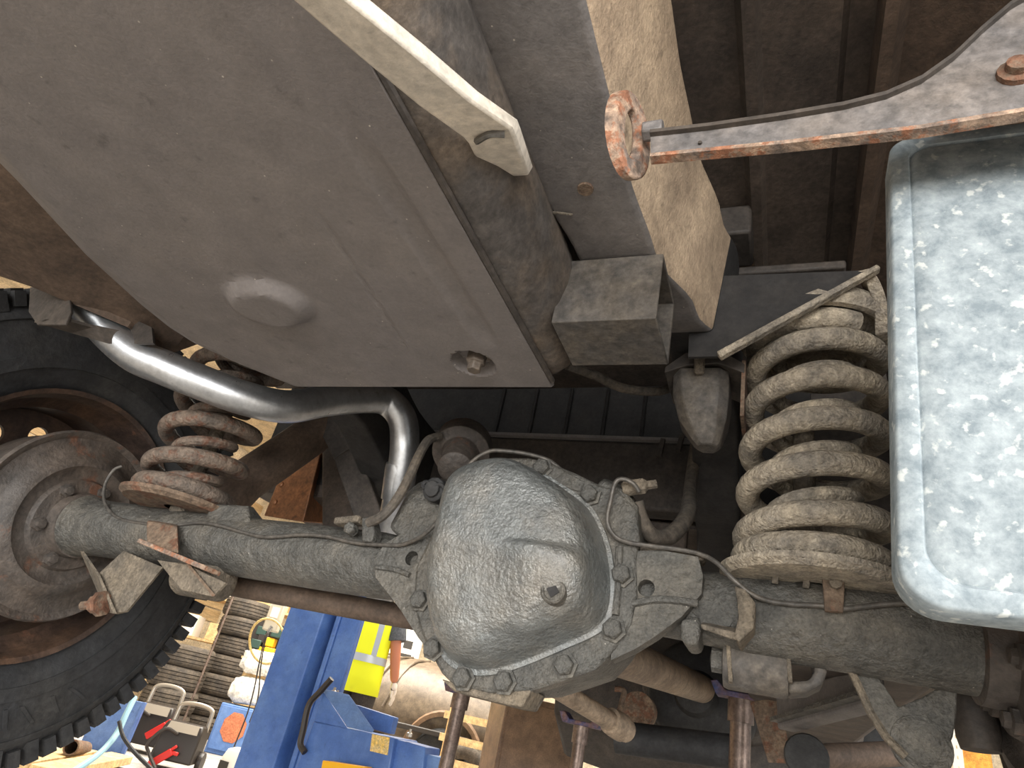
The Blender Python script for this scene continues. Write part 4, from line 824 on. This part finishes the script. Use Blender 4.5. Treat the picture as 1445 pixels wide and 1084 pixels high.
bag((b1_.x, b1_.y, 0.855), 0.19, 0.14, 0.115, 'white sack stacked on the crumpled bag', 8)
def hung(name, px, D, builder, label, cat):
    p = W(px[0], px[1], D=D); o = empty(name, p); o.rotation_euler.z = 0.46; builder(o); return tag(o, label, cat)
def toolcase(o):
    for i, (x, z, m_) in enumerate([(-0.06, 0.09, green), (-0.07, -0.05, green), (0.06, 0.0, yellow), (0.11, 0.10, green), (0.02, -0.11, yellow), (0.10, -0.10, yellow), (-0.02, 0.02, dark)]):
        MB().box((x, -0.02 * (i % 2), z), (0.11, 0.14, 0.09)).build('organiser_drawer', m_, o, bevel=0.008)
    MB().box((0.0, 0.12, -0.0), (0.40, 0.06, 0.40)).build('organiser_back', dark, o)
    MB().box((0.0, 0.10, -0.20), (0.40, 0.12, 0.02)).build('organiser_shelf', pine, o)
    MB().box((0.0, 0.17, -o.location.z / 2), (0.30, 0.04, o.location.z)).build('organiser_stand', pine, o)
hung('parts_organiser', (374, 905), 7.1, toolcase, 'green and yellow parts organiser above the white sack', 'organiser')
cpts = [W(374 + 25 * math.cos(a) + 3, 905 + 32 * math.sin(a), D=5.75) for a in [2 * math.pi * k / 24 for k in range(24)]]
tag(MB().tube(cpts, 0.011, 8, closed=True).build('coiled_cord', grime('cream_cord', srgb(214, 186, 120), srgb(190, 160, 100), 0.4, rough=0.6, bump=0)), 'cream cord looped in front of the parts organiser', 'cord')
def meterbox(o):
    MB().box((0, 0, 0), (0.13, 0.12, 0.24)).build('box_body', plain('box_grey', srgb(186, 178, 160), 0.5), o, bevel=0.01)
    MB().box((0, -0.062, 0.04), (0.07, 0.006, 0.09)).build('box_label', paper, o)
hung('switch_box', (388, 872), 5.9, meterbox, 'grey switch box above the looped cord', 'switch box')
for k, pts in enumerate(([(386, 878, 5.86), (374, 900, 5.7), (366, 935, 5.65), (358, 975, 5.6), (348, 1010, 5.5), (332, 1050, 5.4), (325, 1068, 5.3)], [(388, 880, 5.86), (376, 900, 5.7), (368, 940, 5.65), (364, 985, 5.6), (352, 1020, 5.5)])):
    tag(MB().tube(smooth_path([W(x, y, D=d) for x, y, d in pts], 6), 0.006, 6).build('hanging_cable', dark), ('dark cable hanging past the orange octagon', 'dark cable hanging over the white bags')[k], 'cable')
wc = W(330, 1082, D=4.6); cn = empty('white_canister', (wc.x, wc.y, 0)); tag(cn, 'off-white canister at the foot of the lift column', 'canister')
MB().lathe([(0.09, 0.0), (0.10, 0.02), (0.10, wc.z + 0.05), (0.08, wc.z + 0.10), (0.03, wc.z + 0.12)], (0, 0, 0), (0, 0, 1), 20).build('canister_body', paper, cn)
MB().prism([(-0.05, -0.101, wc.z - 0.06), (0.03, -0.101, wc.z - 0.06), (0.03, -0.101, wc.z + 0.03), (-0.05, -0.101, wc.z + 0.03)], (0, -0.004, 0)).build('canister_label', ink, cn)

# two wheeled battery chargers with red clamps
def charger(px, py, D, label, h, rz, clamps):
    b = W(px, py, D=D); o = empty('battery_charger', (b.x, b.y, 0)); o.rotation_euler.z = rz; tag(o, label, 'charger', 'wheeled battery chargers')
    MB().loft([[Vector((x * s, y * s2, z)) for x, y in ((-0.15, -0.12), (0.15, -0.12), (0.15, 0.12), (-0.15, 0.12))] for z, s, s2 in ((0.06, 1, 1), (h * 0.6, 1, 0.95), (h * 0.72, 0.9, 0.7))]).build('case', dark, o, bevel=0.012)
    MB().prism([(-0.12, -0.118, h * 0.58), (0.12, -0.118, h * 0.58), (0.11, -0.085, h * 0.715), (-0.11, -0.085, h * 0.715)], (0, -0.006, 0)).build('control_panel', chrome, o)
    MB().tube(smooth_path([(-0.13, 0.05, h * 0.45), (-0.13, 0.05, h * 0.85), (-0.11, 0.05, h * 0.98), (0, 0.05, h * 1.02), (0.11, 0.05, h * 0.98), (0.13, 0.05, h * 0.85), (0.13, 0.05, h * 0.45)], 6), 0.016, 10).build('handle', chrome, o)
    for sx in (-1, 1): MB().lathe([(0.02, -0.02), (0.07, -0.018), (0.075, 0), (0.07, 0.018), (0.02, 0.02)], (sx * 0.17, 0.06, 0.075), (1, 0, 0), 20).build('wheel', dark, o)
    for (x, y, z) in clamps:
        c = MB().bar((x - 0.07, y, z - 0.06), (x + 0.05, y, z + 0.05), 0.035, 0.05); c.bar((x + 0.045, y, z + 0.045), (x + 0.10, y, z + 0.04), 0.02, 0.025); c.bar((x + 0.03, y, z + 0.05), (x + 0.07, y, z + 0.09), 0.02, 0.02)
        c.build('clamp', red, o, bevel=0.006)
    MB().tube(smooth_path([(-0.02, -0.13, h * 0.55), (-0.10, -0.20, h * 0.6), (-0.17, -0.22, h * 0.35), (-0.14, -0.22, 0.10), (-0.04, -0.26, 0.02)], 6), 0.012, 8).build('lead', dark, o)
    return o
charger(200, 1062, 5.3, 'battery charger with tall grey handle, the one nearer the big wheel', 0.50, 0.5, [(0.10, -0.16, 0.19)])
charger(248, 1070, 4.85, 'battery charger with two grey handle sides, nearer the blue locker', 0.44, 0.5, [(-0.05, -0.16, 0.08)])

# bench frame, hoses and wooden scraps at the lower left
pb = W(150, 1040, D=4.6); bp_ = empty('blue_sheet', (pb.x, pb.y, 0)); bp_.rotation_euler.z = 0.6; tag(bp_, 'blue sheet panel leaning behind the big wheel', 'metal sheet')
MB().box((0, 0.02, 0.20), (0.30, 0.02, 0.40)).build('panel_sheet', blue2, bp_, bevel=0.003)
MB().box((0.15, 0.02, 0.20), (0.02, 0.05, 0.40)).build('panel_edge', blue, bp_)
tag(MB().tube(smooth_path([W(x, y, D=d) for x, y, d in ((190, 984, 4.1), (178, 1008, 4.0), (165, 1035, 3.9), (142, 1062, 3.75), (108, 1086, 3.6), (80, 1100, 3.5))], 6), 0.018, 10).build('air_hose', plain('pale_blue_hose', srgb(150, 190, 204), 0.5)), 'pale blue air hose hanging beside the big wheel', 'hose')
tag(MB().tube(smooth_path([W(x, y, D=d) for x, y, d in ((168, 1018, 3.9), (174, 1040, 3.85), (190, 1062, 3.8), (212, 1084, 3.75), (225, 1098, 3.7))], 6), 0.011, 10).build('rubber_lead', M['rubber']), 'black rubber lead curving below the pale hose', 'cable')
for k, (a, b, lbl) in enumerate((((20, 1078), (120, 1062), 'pine offcut lying under the big wheel'), ((60, 1090), (170, 1070), 'longer pine offcut lying under the pale hose'))):
    p, q = W(*a, Z=0.05), W(*b, Z=0.05)
    tag(MB().bar(p, q, 0.16, 0.05).build('pine_offcut', pine, bevel=0.004), lbl, 'plank', 'pine offcuts on the floor')
pc = W(110, 1056, D=4.15); tag(MB().lathe([(0.045, -0.2), (0.045, 0.2), (0.036, 0.2), (0.036, -0.19)], pc, (0.6, -0.75, 0.1), 20).build('pipe_offcut', M['rust']), 'short rusty pipe offcut below the big wheel', 'pipe')
bx_ = W(110, 1075, D=4.25); bo = empty('low_trestle', (bx_.x, bx_.y, 0)); tag(bo, 'low wooden trestle carrying the rusty pipe offcut', 'trestle')
MB().box((0, 0, bx_.z - 0.02), (0.6, 0.25, 0.04)).build('trestle_top', pine, bo)
for sx in (-0.26, 0.26): MB().box((sx, 0, (bx_.z - 0.04) / 2), (0.04, 0.2, bx_.z - 0.04)).build('leg', pine, bo)

# light coloured car body and shelves behind the person
cb_ = W(600, 960, D=6.6); car = empty('parked_car', (cb_.x, cb_.y, 0)); car.rotation_euler.z = 0.2; tag(car, 'tan parked car with rounded wing behind the gloved hand', 'car')
rings = []
for x in [-1.0, -0.8, -0.5, -0.2, 0.1, 0.4, 0.7, 1.0]:
    hgt = 1.28 - 0.16 * (x + 0.2) ** 2
    rings.append([Vector((x, 0.9, 0.45)), Vector((x, -0.05 + 0.1 * x * x, 0.45)), Vector((x, -0.10 + 0.1 * x * x, 0.75)), Vector((x, 0.0 + 0.1 * x * x, hgt - 0.22)), Vector((x, 0.18, hgt - 0.06)), Vector((x, 0.5, hgt)), Vector((x, 0.9, hgt))])
MB().loft(rings).build('wing', tan, car, sub=1, sharp=60)
for x in (-0.75, -0.55, -0.35): MB().tube(smooth_path([(x, -0.10 + 0.1 * x * x, 0.72), (x + 0.06, 0.0, 0.98), (x + 0.14, 0.16, 1.19), (x + 0.24, 0.4, 1.255)], 5), 0.012, 6).build('body_crease', tan, car)
MB().lathe([(0.20, 0.0), (0.30, 0.0), (0.33, 0.05), (0.33, 0.2), (0.2, 0.2)], (0.35, -0.12, 0.33), (0, 1, 0), 36).build('car_wheel', M['rubber'], car)
MB().lathe([(0.36, -0.02), (0.40, -0.03), (0.42, 0.0), (0.40, 0.05)], (0.35, -0.08, 0.40), (0, 1, 0), 36, cap=False).build('wheel_arch', brownc, car)
MB().box((-0.2, -0.14, 0.60), (1.6, 0.06, 0.05)).build('side_strip', dark, car, bevel=0.01)
for x in (-0.8, 0.9): MB().lathe([(0.18, 0.0), (0.28, 0.0), (0.30, 0.05), (0.30, 0.2), (0.18, 0.2)], (x, 0.6, 0.30), (0, 1, 0), 24).build('far_wheel', M['rubber'], car)
sv = W(690, 1040, D=5.6); shv = empty('timber_rack', (sv.x, sv.y, 0)); tag(shv, 'low timber rack with pale beams below the differential', 'rack')
for k, z in enumerate((0.42, 0.60, 0.78)): MB().box((0, 0, z), (0.9, 0.10, 0.06)).build('beam', pine, shv)
for x in (-0.42, 0.42): MB().box((x, 0.08, 0.5), (0.06, 0.06, 1.0)).build('upright', pine, shv)
for k in range(1):
    o = bpy.data.objects.new('used_tyre', tyre_me); COL.objects.link(o); o.location = (sv.x - 0.30 + 0.62 * k, sv.y + 0.34, 0.287); o.rotation_euler = (math.pi / 2, 0, 0)
    tag(o, ('used tyre standing on edge behind the timber rack', 'used tyre standing on edge behind the timber rack, nearer the brown cabinet')[k], 'tyre', 'tyres standing behind the timber rack')
cbx = W(745, 1045, D=3.6); cab = empty('brown_cabinet', (cbx.x, cbx.y, 0)); cab.rotation_euler.z = 0.62; tag(cab, 'plain brown sheet-metal cabinet below the differential', 'cabinet')
hc = W(745, 985, D=3.6).z
MB().box((0, 0, hc / 2), (0.42, 0.36, hc)).build('cabinet_body', brownc, cab, bevel=0.008)
MB().box((0, -0.183, hc / 2), (0.38, 0.008, hc - 0.06)).build('cabinet_door', brownc, cab, bevel=0.003)
MB().bar((0.15, -0.195, hc * 0.55), (0.15, -0.195, hc * 0.65), 0.012, 0.012).build('cabinet_handle', chrome, cab)
nt_ = W(573, 900, D=8.6); nt = empty('notice_board', (nt_.x, nt_.y, nt_.z)); nt.rotation_euler.z = 0.46; tag(nt, 'white notice sheet hung behind the person', 'notice')
MB().box((0, 0.02, 0), (0.46, 0.02, 0.62)).build('notice_sheet', paper, nt)
MB().box((0, 0.04, -0.9), (0.05, 0.02, 2.0)).build('notice_pole', pine, nt)
for (x, z, w, h) in ((0.05, -0.08, 0.12, 0.10), (-0.12, -0.06, 0.08, 0.12), (0.05, -0.22, 0.16, 0.05)): MB().box((x, 0.008, z), (w, 0.003, h)).build('printed_box', ink, nt)
ur = W(1346, 1020, D=4.2); us = empty('slotted_upright', (ur.x, ur.y, 0)); us.rotation_euler.z = -0.2; tag(us, 'white slotted shelf upright with an orange beam beside the right wheel', 'shelf upright')
holes = [[(-0.004, z), (0.004, z), (0.004, z + 0.02), (-0.004, z + 0.02)] for z in [0.1 + 0.06 * k for k in range(30)]]
holed('upright_strip', [(-0.03, 0), (0.03, 0), (0.03, 2.2), (-0.03, 2.2)], holes, 0.004, paper, us, Matrix.Rotation(math.pi / 2, 4, 'X'))
MB().box((0.10, 0.05, 1.36), (0.16, 0.05, 0.46)).build('orange_beam', grime('beam_orange', srgb(236, 166, 66), srgb(216, 140, 50), 0.4, rough=0.6, bump=0), us, bevel=0.006)
MB().box((0.12, 0.06, 1.05), (0.24, 0.05, 0.05)).build('shelf_edge', pine, us)

# ---------------------------------------------------------------- person in a hi-vis vest
def skin(name, vs, es, mat, parent, root=0, sub=2):
    me = bpy.data.meshes.new(name); me.from_pydata([v[:3] for v in vs], es, []); me.materials.append(mat)
    o = bpy.data.objects.new(name, me); COL.objects.link(o); o.parent = parent
    o.modifiers.new('skin', 'SKIN'); 
    if not me.skin_vertices: bpy.context.view_layer.update()
    for i, d in enumerate(me.skin_vertices[0].data):
        r = vs[i][3]; d.radius = r if isinstance(r, tuple) else (r, r); d.use_root = (i == root)
    o.modifiers['skin'].use_smooth_shade = True
    m = o.modifiers.new('soft', 'SUBSURF'); m.levels = sub; m.render_levels = sub
    return o
pp = W(522, 900, D=5.15)
per = empty('person', (pp.x - 0.02, pp.y, 0)); per.rotation_euler.z = 0.45
tag(per, 'person in a yellow hi-vis vest and white gloves standing beyond the blue column', 'person')
bv = [(0, 0, 0.94, (0.14, 0.10)), (0, 0.01, 1.10, (0.13, 0.09)), (0, 0.02, 1.28, (0.15, 0.10)), (0, 0.01, 1.42, (0.10, 0.08)), (0, 0.01, 1.50, 0.055), (0, 0.02, 1.56, 0.062), (0, 0.035, 1.62, (0.078, 0.092)), (0, 0.03, 1.69, (0.078, 0.095)), (0, 0.03, 1.745, 0.055),
      (0.17, 0.01, 1.40, 0.055), (0.245, -0.01, 1.14, 0.048), (0.30, 0.03, 0.90, 0.036),
      (-0.17, 0.01, 1.40, 0.055), (-0.24, 0.02, 1.14, 0.042), (-0.22, 0.16, 0.94, 0.030),
      (0.09, 0, 0.86, 0.085), (0.10, 0.01, 0.48, 0.058), (0.10, -0.01, 0.09, 0.042), (0.10, 0.12, 0.045, 0.04),
      (-0.09, 0, 0.86, 0.085), (-0.10, 0.01, 0.48, 0.058), (-0.10, -0.01, 0.09, 0.042), (-0.10, 0.12, 0.045, 0.04)]
be = [(0, 1), (1, 2), (2, 3), (3, 4), (4, 5), (5, 6), (6, 7), (7, 8), (3, 9), (9, 10), (10, 11), (3, 12), (12, 13), (13, 14), (0, 15), (15, 16), (16, 17), (17, 18), (0, 19), (19, 20), (20, 21), (21, 22)]
skin('body', bv, be, skinm, per)
MB().lathe([(0.004, -0.005), (0.012, 0.0), (0.015, 0.02), (0.006, 0.045)], (0, 0.128, 1.615), (0, -0.2, 1), 10).build('nose', skinm, per)
for sx in (-1, 1):
    MB().lathe([(0.001, -0.012), (0.018, -0.008), (0.026, 0.0), (0.018, 0.006), (0.001, 0.008)], (sx * 0.08, 0.03, 1.63), (sx, -0.3, 0), 14).build('ear', skinm, per)
    MB().lathe([(0.001, -0.010), (0.009, -0.006), (0.012, 0), (0.008, 0.006), (0.001, 0.008)], (sx * 0.032, 0.118, 1.645), (0, 1, 0), 12).build('eye', ink, per)
MB().bar((-0.026, 0.118, 1.575), (0.026, 0.118, 1.575), 0.01, 0.008).build('mouth', plain('lip', srgb(150, 84, 70), 0.6), per)
hm = MB(); rg = []
for k, (z, s) in enumerate(((1.60, 0.99), (1.66, 1.03), (1.71, 1.03), (1.75, 0.92), (1.785, 0.62), (1.80, 0.2))):
    rg.append([Vector((0.090 * s * math.cos(a), 0.012 + min(0.108 * s * math.sin(a), 0.06 + (z - 1.60) * 0.3), z)) for a in [2 * math.pi * j / 24 for j in range(24)]])
hm.loft(rg).build('hair', hairm, per, sharp=80)
def glove(wr, d, out, fwd, name):
    wr, d = Vector(wr), Vector(d).normalized(); o = Vector(out).normalized(); o = (o - d * o.dot(d)).normalized(); n = d.cross(o)
    vs = [(*(wr - d * 0.02), 0.032), (*(wr + d * 0.03), (0.034, 0.026)), (*(wr + d * 0.075), (0.036, 0.022))]; es = [(0, 1), (1, 2)]
    for k, (s, l) in enumerate(((-0.03, 0.065), (-0.010, 0.078), (0.010, 0.074), (0.030, 0.056))):
        b0 = wr + d * 0.085 + n * s; i = len(vs)
        vs += [(*b0, 0.0105), (*(b0 + d * l * 0.5 + n * s * 0.25 + o * 0.006), 0.0095), (*(b0 + d * l * 0.95 + n * s * 0.3 + o * 0.02), 0.008)]
        es += [(2, i), (i, i + 1), (i + 1, i + 2)]
    i = len(vs); t0 = wr + d * 0.035 - n * 0.036
    vs += [(*t0, 0.013), (*(t0 + d * 0.03 - n * 0.022), 0.011), (*(t0 + d * 0.06 - n * 0.026), 0.009)]; es += [(1, i), (i, i + 1), (i + 1, i + 2)]
    return skin(name, vs, es, glovem, per, 0, 1)
glove((0.30, 0.03, 0.90), (0.20, 0.12, -1), (-1, 0.2, 0), 0, 'glove'); glove((-0.22, 0.16, 0.94), (0.1, 0.7, -0.6), (1, 0, 0), 0, 'glove')
def ell(z, a, b, cy=0.01, n=36, pw=1.0): return [Vector((a * math.copysign(abs(math.cos(t)) ** pw, math.cos(t)), cy + b * math.copysign(abs(math.sin(t)) ** pw, math.sin(t)), z)) for t in [2 * math.pi * k / n for k in range(n)]]
MB().loft([ell(z, a, b, pw=0.8) for z, a, b in ((0.88, 0.175, 0.125), (1.0, 0.172, 0.125), (1.2, 0.178, 0.125), (1.34, 0.192, 0.125), (1.42, 0.175, 0.105), (1.47, 0.10, 0.08), (1.50, 0.07, 0.07))]).build('shirt', shirtm, per, sharp=80)
for sx, e in ((1, (0.228, -0.003, 1.20)), (-1, (-0.225, 0.018, 1.20))):
    MB().tube([(sx * 0.14, 0.01, 1.42), (sx * 0.185, 0.01, 1.37), e], [0.06, 0.084, 0.084], 18).build('sleeve', shirtm, per)
    MB().tube([(sx * 0.085, 0, 0.95), (sx * 0.095, 0.0, 0.75), (sx * 0.10, 0.012, 0.48), (sx * 0.10, -0.005, 0.09)], [0.10, 0.098, 0.078, 0.068], 18).build('trouser_leg', trousm, per)
    MB().loft([ell(z, a, b, 0.06) for z, a, b in ((0.0, 0.052, 0.13), (0.04, 0.052, 0.13), (0.075, 0.044, 0.10), (0.10, 0.05, 0.055))]).build('boot', dark, per).location = (sx * 0.10, 0, 0)
MB().loft([ell(z, a, b) for z, a, b in ((0.80, 0.17, 0.12), (0.92, 0.172, 0.122), (1.0, 0.165, 0.12))]).build('trouser_seat', trousm, per)
vz = [(0.78, 0.205, 0.150), (0.9, 0.200, 0.148), (1.05, 0.195, 0.145), (1.2, 0.196, 0.142), (1.32, 0.200, 0.138), (1.40, 0.170, 0.122), (1.455, 0.105, 0.095)]
vest = MB().loft([ell(z, a, b, pw=0.85) for z, a, b in vz], cap=False).build('vest', hivis, per, sharp=80)
vest.modifiers.new('cloth', 'SOLIDIFY').thickness = 0.004
def band(z0, z1): 
    return MB().loft([ell(z, lerp_tab([(q[0], q[1]) for q in vz], z) + 0.004, lerp_tab([(q[0], q[2]) for q in vz], z) + 0.004, pw=0.85) for z in (z0, z1)], cap=False)
band(1.00, 1.055).build('reflective_band', reflect, vest)
for sx in (-0.095, 0.095):
    pts = []
    for z in (1.05, 1.2, 1.32, 1.40, 1.45):
        a = lerp_tab([(q[0], q[1]) for q in vz], z); b = lerp_tab([(q[0], q[2]) for q in vz], z); xx = min(abs(sx), a * 0.75) * (1 if sx > 0 else -1)
        t = math.acos(min(1, abs(xx) / a)); pts.append(Vector((xx, 0.01 - b * math.sin(t) ** 0.85 - 0.008, z)))
    MB().loft([[p + Vector((-0.026, 0, 0)), p + Vector((0.026, 0, 0)), p + Vector((0.026, 0.006, 0)), p + Vector((-0.026, 0.006, 0))] for p in pts]).build('reflective_stripe', reflect, vest)
